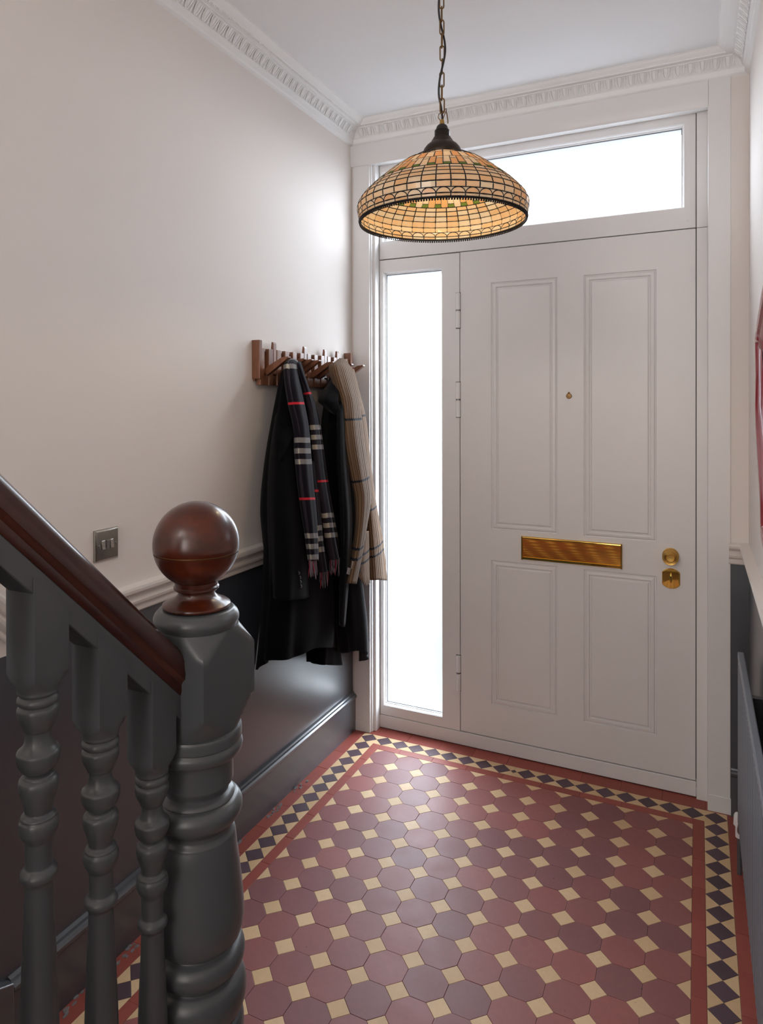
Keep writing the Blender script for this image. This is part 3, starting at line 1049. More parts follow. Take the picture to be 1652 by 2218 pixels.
fl = [(-0.0225, -0.0535), (0.0225, -0.0535), (0.0225, -0.0800), (-0.0225, -0.0800)]
MB().loft([rail_ring(y, fl) for y in (0.8275, -0.35)]).build('rail_fillet', 'grey', stair, bevel=0.0015)

# balusters: one shape, stepped down with the rake
BA = 0.0248
def bz(c):
    return 1.1296 - c * .00021017
bl_rows = [(150, .0238), (168, .0240), (174, .0226), (184, .0212), (194, .0232), (212, .0244), (230, .0234), (241, .0208), (255, .0236), (272, .0244), (295, .0241), (320, .0228), (345, .0206), (370, .0180), (386, .0168), (392, .0150), (420, .0148),
           (450, .0158), (480, .0182), (498, .0215), (508, .0240), (516, .0250), (535, .0252), (560, .0246), (585, .0232), (608, .0208), (624, .0182), (634, .0158), (639, .0150), (645, .0172), (653, .0184), (658, .0188), (664, .0205), (676, .0224), (692, .0232), (712, .0232), (740, .0222), (770, .0204), (800, .0184), (830, .0168), (855, .0158), (864, .0156), (872, .0168), (882, .0196), (890, .0206), (896, .0206), (912, .0224), (942, .0232), (975, .0220), (1004, .0192), (1026, .0166), (1032, .0160), (1100, .0156), (1176, .0157), (1184, .0166), (1194, .0188), (1208, .0210), (1222, .0218), (1238, .0214), (1252, .0198), (1264, .0176), (1278, .0165), (1310, .0162),
           (1700, .0196), (2100, .0224), (2400, .0236), (2480, .0225), (2500, .0240), (2530, .0240), (2545, .0205), (2560, .0205)]
b_top = 1.2480
rows = [(b_top + 0.03, 1, True), (1.1200, 1, True), (1.116, .0340, True), (1.1110, .0310, True), (1.1060, .0272, True), (1.1020, .0248, True)]
rows += [(z, r, False) for z, r in smooth_rows([(bz(c), r) for c, r in bl_rows], 3)] + [(bz(2560), .0240, True), (bz(2600), .030, True), (bz(2640), .0351, True), (bz(3050), .0351, True)]
bal = turned(rows, 0, 0, BA, 40).build('baluster', 'grey', stair, 45)
bal.location = (NX, 0.690, 0)
bal_me = bal.data
YB_ = [0.7885, 0.690, 0.5915, 0.493, 0.3945, 0.296]
# plumb tops follow the underside of the rail: trim each top with the rake
for v in bal_me.vertices:
    if v.co.z > 1.2:
        v.co.z = 1.2150 - RS * v.co.y
for k, yy in enumerate(YB_):
    if k == 1:
        continue
    link('baluster', bal_me, stair, (NX, yy, RS * 1.0 * (0.69 - yy)))
# treads, risers and the outer string (below the frame)
for k in range(6):
    y1 = 0.905 - 0.2 * k
    z1 = 0.195 * (k + 1)
    MB().box(XL + 0.026, NX + 0.035, y1 - 0.225, y1 + 0.02, z1 - 0.03, z1).build('tread', 'tread', stair, bevel=0.008)
    MB().box(XL + 0.026, NX + 0.030, y1 - 0.02, y1, z1 - 0.195, z1 - 0.03).build('riser', 'grey', stair)
mb = MB()
mb.loft([[(x, 0.885, 0.0), (x, 0.885, 0.30), (x, -0.35, 0.30 + 1.235 * RS), (x, -0.35, 0.0)] for x in (NX - 0.016, NX + 0.016)])
mb.build('string_board', 'grey', stair)
adopt(stair)

# ------------------------------------------------------------------ stained glass pendant
LX, LY, LZ = -0.622, 1.812, 2.0351
lamp = empty('pendant_lamp', (LX, LY, LZ))
tag(lamp, 'leaded amber glass dome pendant lamp hanging on a brass chain', 'pendant lamp')
LP = [(0, .2235), (.010, .2250), (.024, .2280), (.039, .2293), (.055, .2230), (.067, .2132), (.078, .2025), (.087, .1932), (.112, .1650), (.135, .1360), (.155, .1070), (.168, .0815), (.175, .0520)]
HT = .175
def lr(h):
    for i in range(len(LP) - 1):
        if h <= LP[i + 1][0]:
            t = (h - LP[i][0]) / (LP[i + 1][0] - LP[i][0])
            p0, p1, p2, p3 = LP[max(i - 1, 0)][1], LP[i][1], LP[i + 1][1], LP[min(i + 2, len(LP) - 1)][1]
            return 0.5 * (2 * p1 + (p2 - p0) * t + (2 * p0 - 5 * p1 + 4 * p2 - p3) * t * t + (3 * p1 - p0 - 3 * p2 + p3) * t ** 3)
    return LP[-1][1]
def lpt(th, h, off=0.0):
    r = lr(h)
    d = (lr(min(h + .002, HT)) - lr(max(h - .002, 0)))
    nrm = Vector((.004, -d)).normalized()      # (radial, vertical)
    return Vector(((r + off * nrm.x) * math.cos(th), (r + off * nrm.x) * math.sin(th), h + off * nrm.y))
NC = 40
DT = 2 * PI / NC
TH = 0.0011
def pane_from_poly(mb, poly, m=0):
    n = len(poly)
    o = [lpt(t, h, TH) for t, h in poly]
    i_ = [lpt(t, h, -TH) for t, h in poly]
    k = len(mb.v)
    mb.v += [tuple(p) for p in o + i_]
    mb.face(list(range(k, k + n)), m)
    mb.face(list(range(k + n, k + 2 * n))[::-1], m)
    for a in range(n):
        b = (a + 1) % n
        mb.face((k + a, k + n + a, k + n + b, k + b), m)
def rect_poly(t0, t1, h0, h1, nt=3):
    return [(t0 + (t1 - t0) * k / nt, h0) for k in range(nt + 1)] + [(t1 - (t1 - t0) * k / nt, h1) for k in range(nt + 1)]
HB = [.0018, .0104, .0240, .0395, .0560, .0690, .0805, .0900]
T0, T1, T2, T3, T4, T5 = .0900, .0985, .1160, .1245, .1480, .1745
ROT0 = 0.03
def shade_part(name, mb, mats, **kw):
    o = mb.build(name, mats, lamp, **kw)
    o.location = (LX, LY, LZ)
    return o
proto = []
for q in (0, 2, 3, 4, 5, 6):
    mb = MB()
    pane_from_poly(mb, rect_poly(-DT / 2, DT / 2, HB[q], HB[q + 1]))
    proto.append(mb)
mb = MB()
arc = []
hh = HB[2] - HB[1]
for k in range(13):
    a = PI * k / 12
    arc.append((DT / 2 * 0.97 * math.cos(a), HB[1] + hh * 0.97 * math.sin(a)))
pane_from_poly(mb, arc)
proto.append(mb)
for mb in proto:
    o = shade_part('glass_pane', mb, 'amber')
    me = o.data
    o.rotation_euler = (0, 0, ROT0)
    for k in range(1, NC):
        link('glass_pane', me, lamp, (LX, LY, LZ), (0, 0, ROT0 + k * DT))
# upper bricks, green squares and spandrels: too many and too small to part singly
mb = MB()
NT = 60
D6 = 2 * PI / NT
for k in range(NT):
    t0, t1 = ROT0 + k * D6, ROT0 + (k + 1) * D6
    if k % 2 == 0:
        pane_from_poly(mb, rect_poly(t0, t1, T0, T1, 2), 2)
        pane_from_poly(mb, rect_poly(t0, t1, T1, T3, 2), 1 if k % 4 else 0)
    else:
        pane_from_poly(mb, rect_poly(t0, t1, T0, T2, 2), 1 if k % 3 else 0)
        pane_from_poly(mb, rect_poly(t0, t1, T2, T3, 2), 0)
for k in range(40):
    t0, t1 = ROT0 + k * DT, ROT0 + (k + 1) * DT
    pane_from_poly(mb, rect_poly(t0, t1, T3, T4, 2), k % 2)
    if k % 2 == 0:
        pane_from_poly(mb, rect_poly(t0, t0 + 2 * DT, T4, T5, 3), 0)
for k in range(NC):
    t = ROT0 + k * DT
    pl = [(t + x, h) for x, h in arc[:7]]
    poly = pl + [(t + DT / 2 * .0, HB[2])]
    left = [(t + DT / 2 + (DT / 2 - x), h) for x, h in arc[:7]]
    pane_from_poly(mb, pl + left[::-1][0:7], 0)
up_ = shade_part('upper_glass', mb, ['amber', 'amber2', 'green'])
up_['kind'] = 'stuff'
# lead came
mb = MB()
cr = 0.0020
def ring_at(h, r=cr, n=80, off=0.0):
    mb.tube([lpt(2 * PI * k / n, h, off) for k in range(n)], r, 5, True)
def bar(t, h0, h1, n=4, r=cr):
    mb.tube([lpt(t, h0 + (h1 - h0) * k / n) for k in range(n + 1)], r, 5)
for h in HB:
    if abs(h - HB[2]) < 1e-6:
        continue
    ring_at(h)
ring_at(HB[2], cr * 0.9)
for h in (T3, T4):
    ring_at(h, cr * .8, 60)
for k in range(NC):
    t = ROT0 + (k + .5) * DT
    bar(t, HB[0], HB[1], 1)
    bar(t, HB[2], HB[-1], 7)
    bar(ROT0 + k * DT, T3, T4, 3, cr * .8)
    if k % 2 == 0:
        bar(ROT0 + k * DT, T4, T5, 3, cr * .8)
    tt_ = ROT0 + k * DT
    mb.tube([lpt(tt_ + x, h) for x, h in arc], cr * .9, 5)
for k in range(NT):
    bar(ROT0 + k * D6, T0, T3, 4, cr * .8)
    t0, t1 = ROT0 + k * D6, ROT0 + (k + 1) * D6
    h = T1 if k % 2 == 0 else T2
    mb.tube([lpt(t0, h), lpt((t0 + t1) / 2, h), lpt(t1, h)], cr * .8, 5)
shade_part('lead_came', mb, 'lead', smooth=50)
# rim band with beads
mb = MB()
mb.tube([lpt(2 * PI * k / 96, 0.001) for k in range(96)], 0.0032, 8, True)
rim = shade_part('rim_band', mb, 'lead', smooth=60)
mb = MB()
nb = 210
for k in range(nb):
    t = 2 * PI * k / nb
    p = lpt(t, 0.0)
    mb.sphere((p.x, p.y, p.z - 0.0045), 0.0027, 6, 4)
    t += PI / nb
    p = lpt(t, 0.0, 0.002)
    mb.sphere((p.x, p.y, p.z + 0.001), 0.0024, 6, 4)
bt = shade_part('bead_trim', mb, 'lead', smooth=60)
bt['kind'] = 'stuff'
# cap, lampholder, neck
z0 = 2.2050
cap = MB().lathe([(z0, .048), (z0 + .004, .0525), (z0 + .011, .0535), (z0 + .017, .0525), (z0 + .026, .0490), (z0 + .035, .0420), (z0 + .041, .0345), (z0 + .045, .0300), (z0 + .049, .0285), (z0 + .053, .0250), (z0 + .057, .0235), (z0 + .058, .012)], LX, LY, 40)
cap.build('cap', 'bronze', lamp, 35)
hz = 2.2625
pr = [(hz, .0205)]
for k in range(5):
    pr += [(hz + .001 + .0034 * k, .0205), (hz + .0022 + .0034 * k, .0188), (hz + .0036 + .0034 * k, .0202)]
pr += [(hz + .0190, .0198), (hz + .0200, .0170), (hz + .0210, .0166), (hz + .0255, .0160), (hz + .0310, .0135), (hz + .0345, .0095), (hz + .0362, .0060)]
MB().lathe(pr, LX, LY, 32).build('lampholder', 'black', lamp, 30)
MB().lathe([(hz + .0350, .0070), (hz + .038, .0066), (hz + .046, .0058), (hz + .048, .0042)], LX, LY, 20).build('brass_neck', 'brass_satin', lamp, 40)
# loop wire
zc0 = hz + .0455
mb = MB()
mb.tube([(LX - .0042, LY, zc0), (LX - .0105, LY - .002, zc0 + .010), (LX - .009, LY - .002, zc0 + .018), (LX - .001, LY, zc0 + .0215), (LX + .008, LY + .001, zc0 + .029), (LX + .0115, LY + .001, zc0 + .0315), (LX + .0125, LY + .001, zc0 + .0275), (LX + .006, LY, zc0 + .012), (LX + .0025, LY, zc0)], 0.0012, 6)
mb.tube([(LX + .0105, LY + .001, zc0 + .026), (LX + .0135, LY + .001, zc0 + .016), (LX + .0165, LY + .001, zc0 - .004), (LX + .0160, LY + .001, zc0 - .010)], 0.0014, 6)
mb.build('wire_loop', 'antique', lamp, 60)
# chain links, alternate ones turned a quarter
def link_mesh():
    pts = []
    L_, r = 0.0145, 0.0058
    for k in range(9):
        a = -PI / 2 + PI * k / 8
        pts.append((r * math.cos(a - PI / 2 + PI / 2) if False else r * math.sin(PI * k / 8 - PI / 2), 0, L_ + r * math.cos(PI * k / 8 - PI / 2)))
    for k in range(9):
        pts.append((r * math.sin(PI / 2 - PI * k / 8), 0, -L_ - r * math.cos(PI / 2 - PI * k / 8)))
    o = MB().tube(pts, 0.0019, 7, True).build('chain_link', 'antique', None, 60)
    me = o.data
    bpy.data.objects.remove(o)
    return me
lk = link_mesh()
zz = zc0 + .0215 + .0185
k = 0
azv = yaw
while zz < ZC - 0.045:
    link('chain_link', lk, lamp, (LX + random.uniform(-.0008, .0008), LY, zz), (0, 0, azv + (0.15 if k % 2 == 0 else 1.45) + random.uniform(-.15, .15)))
    zz += 0.0355
    k += 1
mb = MB()
pts = []
for q in range(60):
    t = q / 59
    z = zc0 - .004 + (ZC - .03 - zc0) * t
    a = 1.2 + t * 14.0
    rr = .0088 * min(1, 6 * t + .15)
    pts.append((LX + rr * math.cos(a), LY + rr * math.sin(a), z))
mb.tube(pts, 0.0029, 7)
mb.build('cord', 'black', lamp, 60)
MB().lathe([(ZC, .052), (ZC - .008, .052), (ZC - .020, .040), (ZC - .032, .015), (ZC - .040, .006)], LX, LY, 32).build('ceiling_rose', 'bronze', lamp, 40)
# bulb
BULB_W = 1.6
m_ = Mat('lit_bulb_glass')
m_.b.inputs['Emission Color'].default_value = (1.0, 0.72, 0.42, 1)
m_.b.inputs['Emission Strength'].default_value = 3.0
MT['bulb'] = m_.m
MB().lathe([(2.212, .012), (2.195, .013), (2.18, .020), (2.162, .027), (2.146, .027), (2.133, .019), (2.128, .0005)], LX, LY, 24, cap=False).build('bulb', 'bulb', lamp, 60)
bd = bpy.data.lights.new('bulb_light', 'POINT')
bd.energy = BULB_W
bd.color = (1.0, 0.80, 0.50)
bd.shadow_soft_size = 0.03
bo = bpy.data.objects.new('bulb_light', bd)
bo.location = (LX, LY, 2.108)
C.objects.link(bo)
adopt(lamp)
bo.parent = lamp
bo.matrix_parent_inverse = Matrix.Translation(-lamp.location)

# ------------------------------------------------------------------ coat rack
rack = empty('coat_rack', (XL, 2.51, 1.61))
tag(rack, 'walnut slatted coat rack with flip out pegs on the left wall', 'coat rack')
XS = -1.440
MB().box(XL, XL + 0.008, 2.140, 2.888, 1.624, 1.738).build('backboard', 'walnut', rack, bevel=0.001)
for k in range(13):
    yc_ = 2.166 + 0.058 * k
    MB().box(XL + 0.008, XS, yc_ - 0.0145, yc_ + 0.0145, 1.610, 1.7465).build('slat', 'walnut', rack, bevel=0.0012)
for (y0, y1) in ((2.133, 2.1495), (2.8785, 2.895)):
    MB().box(XL, -1.430, y0, y1, 1.632, 1.7745).build('end_block', 'walnut', rack, bevel=0.0015)
OUT = [1, 0, 1, 1, 1, 0, 1, 1, 0, 1, 0, 1]
pegp = [(0.0, -0.010), (0.0, 0.012), (0.030, 0.0150), (0.090, 0.0130), (0.1165, 0.0015), (0.1150, -0.0035), (0.085, -0.0060), (0.03, -0.0095)]
ang = math.radians(30)
for k in range(12):
    yc_ = 2.195 + 0.058 * k
    if OUT[k]:
        ring = []
        rings = []
        for yy in (yc_ - 0.0105, yc_ + 0.0105):
            rings.append([(XS - 0.002 + a * math.cos(ang) - b * math.sin(ang), yy, 1.655 + a * math.sin(ang) + b * math.cos(ang)) for a, b in pegp])
        MB().loft(rings).build('peg', 'walnut', rack, bevel=0.0012)
        MB().box(XL + 0.008, XS - 0.004, yc_ - 0.0125, yc_ + 0.0125, 1.610, 1.646).build('peg_foot', 'walnut', rack, bevel=0.001)
    else:
        mb = MB()
        pf = [(XL + 0.010, 1.652), (XS - 0.001, 1.652), (XS - 0.001, 1.768), (XS - 0.004, 1.7755), (XS - 0.010, 1.7755), (XL + 0.012, 1.752)]
        mb.loft([[(x, yy, z) for x, z in pf] for yy in (yc_ - 0.0105, yc_ + 0.0105)])
        mb.build('folded_peg', 'walnut', rack, bevel=0.0012)
        MB().box(XL + 0.008, XS - 0.004, yc_ - 0.0125, yc_ + 0.0125, 1.610, 1.646).build('peg_foot', 'walnut', rack, bevel=0.001)
adopt(rack)

# ------------------------------------------------------------------ hanging clothes
G = {'care1': [(-1.225, 2.4241, 0.8778), (-1.222, 2.4543, 0.8661), (-1.222, 2.4667, 0.8889), (-1.225, 2.4362, 0.9005)],
 'care2': [(-1.218, 2.4505, 0.8927), (-1.216, 2.4793, 0.8832), (-1.216, 2.4877, 0.9107), (-1.218, 2.4588, 0.9219)],
 'coat1_base': (-1.4, 2.331, 0.5435),
 'coat1_body': [[(-1.44, 2.3024, 1.6526), (-1.41, 2.2711, 1.6666), (-1.385, 2.2505, 1.6722), (-1.37, 2.2525, 1.6719), (-1.37, 2.2794, 1.6696), (-1.385, 2.325, 1.663), (-1.42, 2.398, 1.6557)],
                [(-1.452, 2.3046, 1.6063), (-1.42, 2.2637, 1.6051), (-1.385, 2.2305, 1.6039), (-1.36, 2.2358, 1.6037), (-1.36, 2.2862, 1.6048), (-1.39, 2.372, 1.6034), (-1.44, 2.4684, 1.6021)],
                [(-1.455, 2.2692, 1.4958), (-1.415, 2.2163, 1.4968), (-1.375, 2.1946, 1.4974), (-1.34, 2.2089, 1.4973), (-1.34, 2.2862, 1.4961), (-1.38, 2.4123, 1.4866), (-1.44, 2.5326, 1.4803)],
                [(-1.455, 2.2139, 1.3227), (-1.4, 2.1454, 1.3297), (-1.35, 2.1199, 1.3333), (-1.315, 2.1605, 1.3315), (-1.315, 2.2735, 1.3231), (-1.36, 2.4395, 1.2999), (-1.44, 2.5991, 1.2787)],
                [(-1.457, 2.1881, 1.1519), (-1.39, 2.1082, 1.1669), (-1.335, 2.0835, 1.1737), (-1.295, 2.1269, 1.1705), (-1.295, 2.2656, 1.1519), (-1.345, 2.4497, 1.1148), (-1.44, 2.6392, 1.0766)],
                [(-1.457, 2.206, 0.9931), (-1.385, 2.1179, 1.0161), (-1.325, 2.0821, 1.0283), (-1.285, 2.1255, 1.0238), (-1.285, 2.2752, 0.9957), (-1.335, 2.4614, 0.947), (-1.44, 2.6676, 0.8941)],
                [(-1.457, 2.1957, 0.8044), (-1.38, 2.1034, 0.8372), (-1.315, 2.0656, 0.8548), (-1.275, 2.1238, 0.845), (-1.28, 2.3008, 0.7996), (-1.33, 2.4944, 0.7445), (-1.44, 2.7094, 0.6726)],
                [(-1.457, 2.1765, 0.6629), (-1.375, 2.0774, 0.7133), (-1.31, 2.0424, 0.7413), (-1.27, 2.115, 0.7304), (-1.275, 2.2912, 0.681), (-1.32, 2.4909, 0.6158), (-1.44, 2.7217, 0.5265)],
                [(-1.457, 2.1547, 0.5566), (-1.375, 2.074, 0.6225), (-1.31, 2.0391, 0.6592), (-1.27, 2.1177, 0.6447), (-1.275, 2.2488, 0.6353), (-1.32, 2.4947, 0.5548), (-1.44, 2.7258, 0.4599)]],
 'coat1_buttons': [(-1.24, 2.0815, 0.9544), (-1.24, 2.0892, 0.9367), (-1.24, 2.0923, 0.9207), (-1.24, 2.0953, 0.9048)],
 'coat1_lapel': [[(-1.325, 2.0872, 1.4586), (-1.315, 2.1296, 1.4624), (-1.31, 2.1851, 1.4676)], [(-1.315, 2.0743, 1.4349), (-1.3, 2.1051, 1.4372), (-1.295, 2.1633, 1.4484)],
                 [(-1.305, 2.0643, 1.3873), (-1.29, 2.0705, 1.3953), (-1.285, 2.1054, 1.4098)], [(-1.295, 2.0542, 1.3322), (-1.285, 2.0472, 1.341), (-1.28, 2.0513, 1.3568)]],
 'coat1_sleeve': [[(-1.4, 2.196, 1.4886), (-1.34, 2.1203, 1.5102), (-1.325, 2.1397, 1.5184), (-1.33, 2.1925, 1.5095), (-1.37, 2.2853, 1.4872)],
                  [(-1.4, 2.1546, 1.329), (-1.33, 2.0675, 1.3379), (-1.29, 2.0642, 1.3396), (-1.29, 2.1511, 1.3331), (-1.34, 2.2854, 1.3213)],
                  [(-1.4, 2.1385, 1.1622), (-1.31, 2.0298, 1.1825), (-1.265, 2.0323, 1.1851), (-1.265, 2.1341, 1.1714), (-1.32, 2.2813, 1.1482)],
                  [(-1.4, 2.1499, 0.9919), (-1.3, 2.0252, 1.0254), (-1.25, 2.0222, 1.0306), (-1.25, 2.1207, 1.0116), (-1.31, 2.2771, 0.9757)],
                  [(-1.4, 2.1554, 0.8352), (-1.29, 2.0176, 0.8763), (-1.245, 2.0193, 0.8751), (-1.245, 2.1211, 0.8542), (-1.31, 2.2833, 0.8178)]],
 'coat1_tail': [[(-1.42, 2.4202, 0.9748), (-1.37, 2.4636, 0.9714), (-1.4, 2.606, 0.9429)], [(-1.42, 2.4304, 0.7869), (-1.36, 2.4832, 0.7812), (-1.4, 2.647, 0.737)],
                [(-1.42, 2.4444, 0.6339), (-1.35, 2.4837, 0.6286), (-1.4, 2.6718, 0.5631)], [(-1.42, 2.4512, 0.4968), (-1.345, 2.4739, 0.4865), (-1.4, 2.7191, 0.3931)]],
 'coat2_base': (-1.4, 2.8865, 0.3985),
 'coat2_body': [[(-1.44, 2.6837, 1.6264), (-1.4, 2.6259, 1.6479), (-1.37, 2.6028, 1.6622), (-1.355, 2.6161, 1.6663), (-1.36, 2.6601, 1.6641), (-1.42, 2.8047, 1.654)],
                [(-1.45, 2.668, 1.5298), (-1.4, 2.5923, 1.5339), (-1.345, 2.5384, 1.5416), (-1.32, 2.5645, 1.5454), (-1.33, 2.6438, 1.5416), (-1.42, 2.8602, 1.5291)],
                [(-1.455, 2.6431, 1.3704), (-1.38, 2.5265, 1.3781), (-1.315, 2.4692, 1.3862), (-1.28, 2.5024, 1.389), (-1.3, 2.6353, 1.3782), (-1.42, 2.9174, 1.3529)],
                [(-1.455, 2.638, 1.1715), (-1.37, 2.5113, 1.1899), (-1.3, 2.4519, 1.2001), (-1.265, 2.4965, 1.197), (-1.29, 2.6583, 1.1739), (-1.42, 2.938, 1.1278)],
                [(-1.455, 2.6495, 0.9702), (-1.365, 2.5131, 1.0007), (-1.295, 2.4613, 1.0152), (-1.26, 2.5147, 1.009), (-1.285, 2.6787, 0.9791), (-1.42, 2.938, 0.9091)],
                [(-1.455, 2.7077, 0.7567), (-1.36, 2.5592, 0.8013), (-1.29, 2.5029, 0.8219), (-1.26, 2.5516, 0.8141), (-1.285, 2.6961, 0.7783), (-1.42, 2.938, 0.687)],
                [(-1.455, 2.7503, 0.5613), (-1.36, 2.6082, 0.6146), (-1.285, 2.5252, 0.6483), (-1.255, 2.575, 0.6384), (-1.28, 2.7359, 0.5895), (-1.42, 2.938, 0.4768)],
                [(-1.455, 2.7763, 0.4272), (-1.36, 2.6374, 0.4843), (-1.285, 2.5497, 0.5239), (-1.255, 2.5919, 0.5209), (-1.28, 2.7494, 0.4308), (-1.42, 2.938, 0.3346)]],
 'coat2_collar': [[(-1.39, 2.5864, 1.6154), (-1.34, 2.5375, 1.6402), (-1.32, 2.565, 1.6541)], [(-1.38, 2.5235, 1.5873), (-1.325, 2.4771, 1.5954), (-1.3, 2.5137, 1.5995)],
                  [(-1.37, 2.4759, 1.5566), (-1.31, 2.4257, 1.5561), (-1.285, 2.4645, 1.5562)], [(-1.365, 2.492, 1.5417), (-1.305, 2.4317, 1.5342), (-1.28, 2.4667, 1.5249)],
                  [(-1.35, 2.5155, 1.5152), (-1.3, 2.4612, 1.5065), (-1.275, 2.4728, 1.4899)]],
 'coat2_front': [[(-1.3, 2.5094, 1.5452), (-1.292, 2.5225, 1.5527), (-1.305, 2.5941, 1.5454)], [(-1.278, 2.4507, 1.4848), (-1.268, 2.4673, 1.4901), (-1.29, 2.5683, 1.4826)],
                 [(-1.262, 2.4193, 1.314), (-1.25, 2.4433, 1.3126), (-1.29, 2.5802, 1.301)], [(-1.25, 2.4186, 1.0982), (-1.235, 2.4449, 1.0954), (-1.28, 2.5934, 1.0706)],
                 [(-1.25, 2.4257, 0.9164), (-1.235, 2.436, 0.9158), (-1.28, 2.5753, 0.8789)], [(-1.26, 2.44, 0.6722), (-1.245, 2.4227, 0.6719), (-1.29, 2.5267, 0.6321)]],
 'knitA': [[(-1.38, 2.622, 1.7062), (-1.37, 2.641, 1.7246), (-1.37, 2.6843, 1.7309), (-1.39, 2.7639, 1.7217)], [(-1.355, 2.5418, 1.7015), (-1.3222, 2.5217, 1.6996), (-1.319, 2.5641, 1.7017), (-1.347, 2.6828, 1.7083)],
           [(-1.338, 2.5058, 1.6711), (-1.3052, 2.4955, 1.67), (-1.302, 2.5498, 1.6721), (-1.33, 2.6852, 1.6783)], [(-1.318, 2.5118, 1.6053), (-1.2852, 2.4985, 1.6046), (-1.282, 2.5504, 1.6056), (-1.31, 2.6834, 1.6087)],
           [(-1.305, 2.5231, 1.5528), (-1.2722, 2.5061, 1.5526), (-1.269, 2.5545, 1.5528), (-1.297, 2.6835, 1.5533)], [(-1.292, 2.5098, 1.4762), (-1.2592, 2.4947, 1.4767), (-1.256, 2.5457, 1.4757), (-1.284, 2.6788, 1.4727)],
           [(-1.278, 2.5065, 1.3665), (-1.2452, 2.4922, 1.3682), (-1.242, 2.5448, 1.3653), (-1.27, 2.6809, 1.357)], [(-1.268, 2.5401, 1.2428), (-1.2352, 2.521, 1.246), (-1.232, 2.5693, 1.2416), (-1.26, 2.7006, 1.228)],
           [(-1.262, 2.5701, 1.1511), (-1.2292, 2.5437, 1.1563), (-1.226, 2.5844, 1.1515), (-1.254, 2.706, 1.135)], [(-1.258, 2.5694, 1.0378), (-1.2252, 2.5298, 1.0465), (-1.222, 2.555, 1.0428), (-1.25, 2.6553, 1.0248)],
           [(-1.254, 2.5326, 0.9315), (-1.2212, 2.4893, 0.943), (-1.218, 2.5093, 0.9394), (-1.246, 2.6016, 0.9189)], [(-1.25, 2.4693, 0.8268), (-1.2172, 2.4272, 0.8402), (-1.214, 2.4472, 0.8359), (-1.242, 2.538, 0.8118)]],
 'knitB': [[(-1.36, 2.7091, 1.6899), (-1.332, 2.6667, 1.6874), (-1.33, 2.6781, 1.6879), (-1.352, 2.7422, 1.6912)], [(-1.34, 2.7149, 1.5897), (-1.312, 2.6738, 1.5888), (-1.31, 2.6878, 1.589), (-1.332, 2.7561, 1.5902)],
           [(-1.325, 2.7227, 1.4715), (-1.297, 2.6879, 1.4724), (-1.295, 2.71, 1.472), (-1.317, 2.7902, 1.4702)], [(-1.31, 2.7369, 1.2886), (-1.282, 2.7017, 1.2922), (-1.28, 2.7246, 1.2906), (-1.302, 2.8064, 1.2837)],
           [(-1.3, 2.7443, 1.1075), (-1.272, 2.716, 1.1129), (-1.27, 2.7476, 1.109), (-1.292, 2.8419, 1.0955)], [(-1.292, 2.7358, 0.9488), (-1.264, 2.7241, 0.9532), (-1.262, 2.7758, 0.9443), (-1.284, 2.8981, 0.921)],
           [(-1.288, 2.7349, 0.777), (-1.26, 2.7371, 0.7796), (-1.258, 2.8059, 0.7643), (-1.28, 2.938, 0.7286)]],
 'knitC': [[(-1.262, 2.6175, 1.0106), (-1.25, 2.6371, 1.0084), (-1.262, 2.6992, 0.9973)], [(-1.26, 2.5778, 0.8937), (-1.245, 2.6081, 0.8891), (-1.262, 2.7033, 0.8681)],
           [(-1.26, 2.5559, 0.8169), (-1.243, 2.5947, 0.8138), (-1.262, 2.7076, 0.794)], [(-1.275, 2.63, 0.7829), (-1.265, 2.6676, 0.7713), (-1.275, 2.7401, 0.7653)]],
 'knit_base': (-1.25, 2.6679, 0.7788),
 'knit_sA': [1.4763, 1.2272, 0.9595, 0.9223],
 'knit_sB': [1.4885, 1.0828, 0.9157, 0.881],
 'label': [(-1.2445, 2.3518, 0.978), (0.0, 0.040000000000000036, -0.009399999999999964), (0.0, -0.0017999999999998018, 0.016199999999999992)],
 'scarf_base': (-1.26, 2.2653, 0.914),
 'tailA': [[(-1.392, 2.2888, 1.6917), (-1.392, 2.3058, 1.6961), (-1.392, 2.323, 1.697), (-1.392, 2.3404, 1.6925)], [(-1.366, 2.2263, 1.6981), (-1.362, 2.2395, 1.7039), (-1.362, 2.2629, 1.7052), (-1.366, 2.2899, 1.698)],
           [(-1.35, 2.1809, 1.6868), (-1.338, 2.1839, 1.6917), (-1.338, 2.2131, 1.6932), (-1.35, 2.2563, 1.6906)], [(-1.353, 2.181, 1.6717), (-1.326, 2.1567, 1.6699), (-1.326, 2.1922, 1.6715), (-1.353, 2.2614, 1.6753)],
           [(-1.333, 2.1563, 1.615), (-1.306, 2.1336, 1.614), (-1.306, 2.1724, 1.615), (-1.333, 2.2442, 1.6173)], [(-1.315, 2.1488, 1.5415), (-1.288, 2.1281, 1.5415), (-1.288, 2.1714, 1.5415), (-1.315, 2.2471, 1.5415)],
           [(-1.295, 2.1504, 1.4571), (-1.268, 2.128, 1.4581), (-1.268, 2.1692, 1.4569), (-1.295, 2.2441, 1.4543)], [(-1.277, 2.1288, 1.3679), (-1.25, 2.1076, 1.3701), (-1.25, 2.1514, 1.3673), (-1.277, 2.2285, 1.3617)],
           [(-1.265, 2.1256, 1.2706), (-1.238, 2.104, 1.2739), (-1.238, 2.1479, 1.2696), (-1.265, 2.2255, 1.2607)], [(-1.255, 2.1334, 1.1722), (-1.228, 2.11, 1.177), (-1.228, 2.1513, 1.1715), (-1.255, 2.2275, 1.1596)],
           [(-1.249, 2.1526, 1.0713), (-1.222, 2.1243, 1.0783), (-1.222, 2.1578, 1.0726), (-1.249, 2.2288, 1.0584)], [(-1.245, 2.1673, 0.9799), (-1.218, 2.1333, 0.9894), (-1.218, 2.157, 0.9846), (-1.245, 2.2212, 0.969)]],
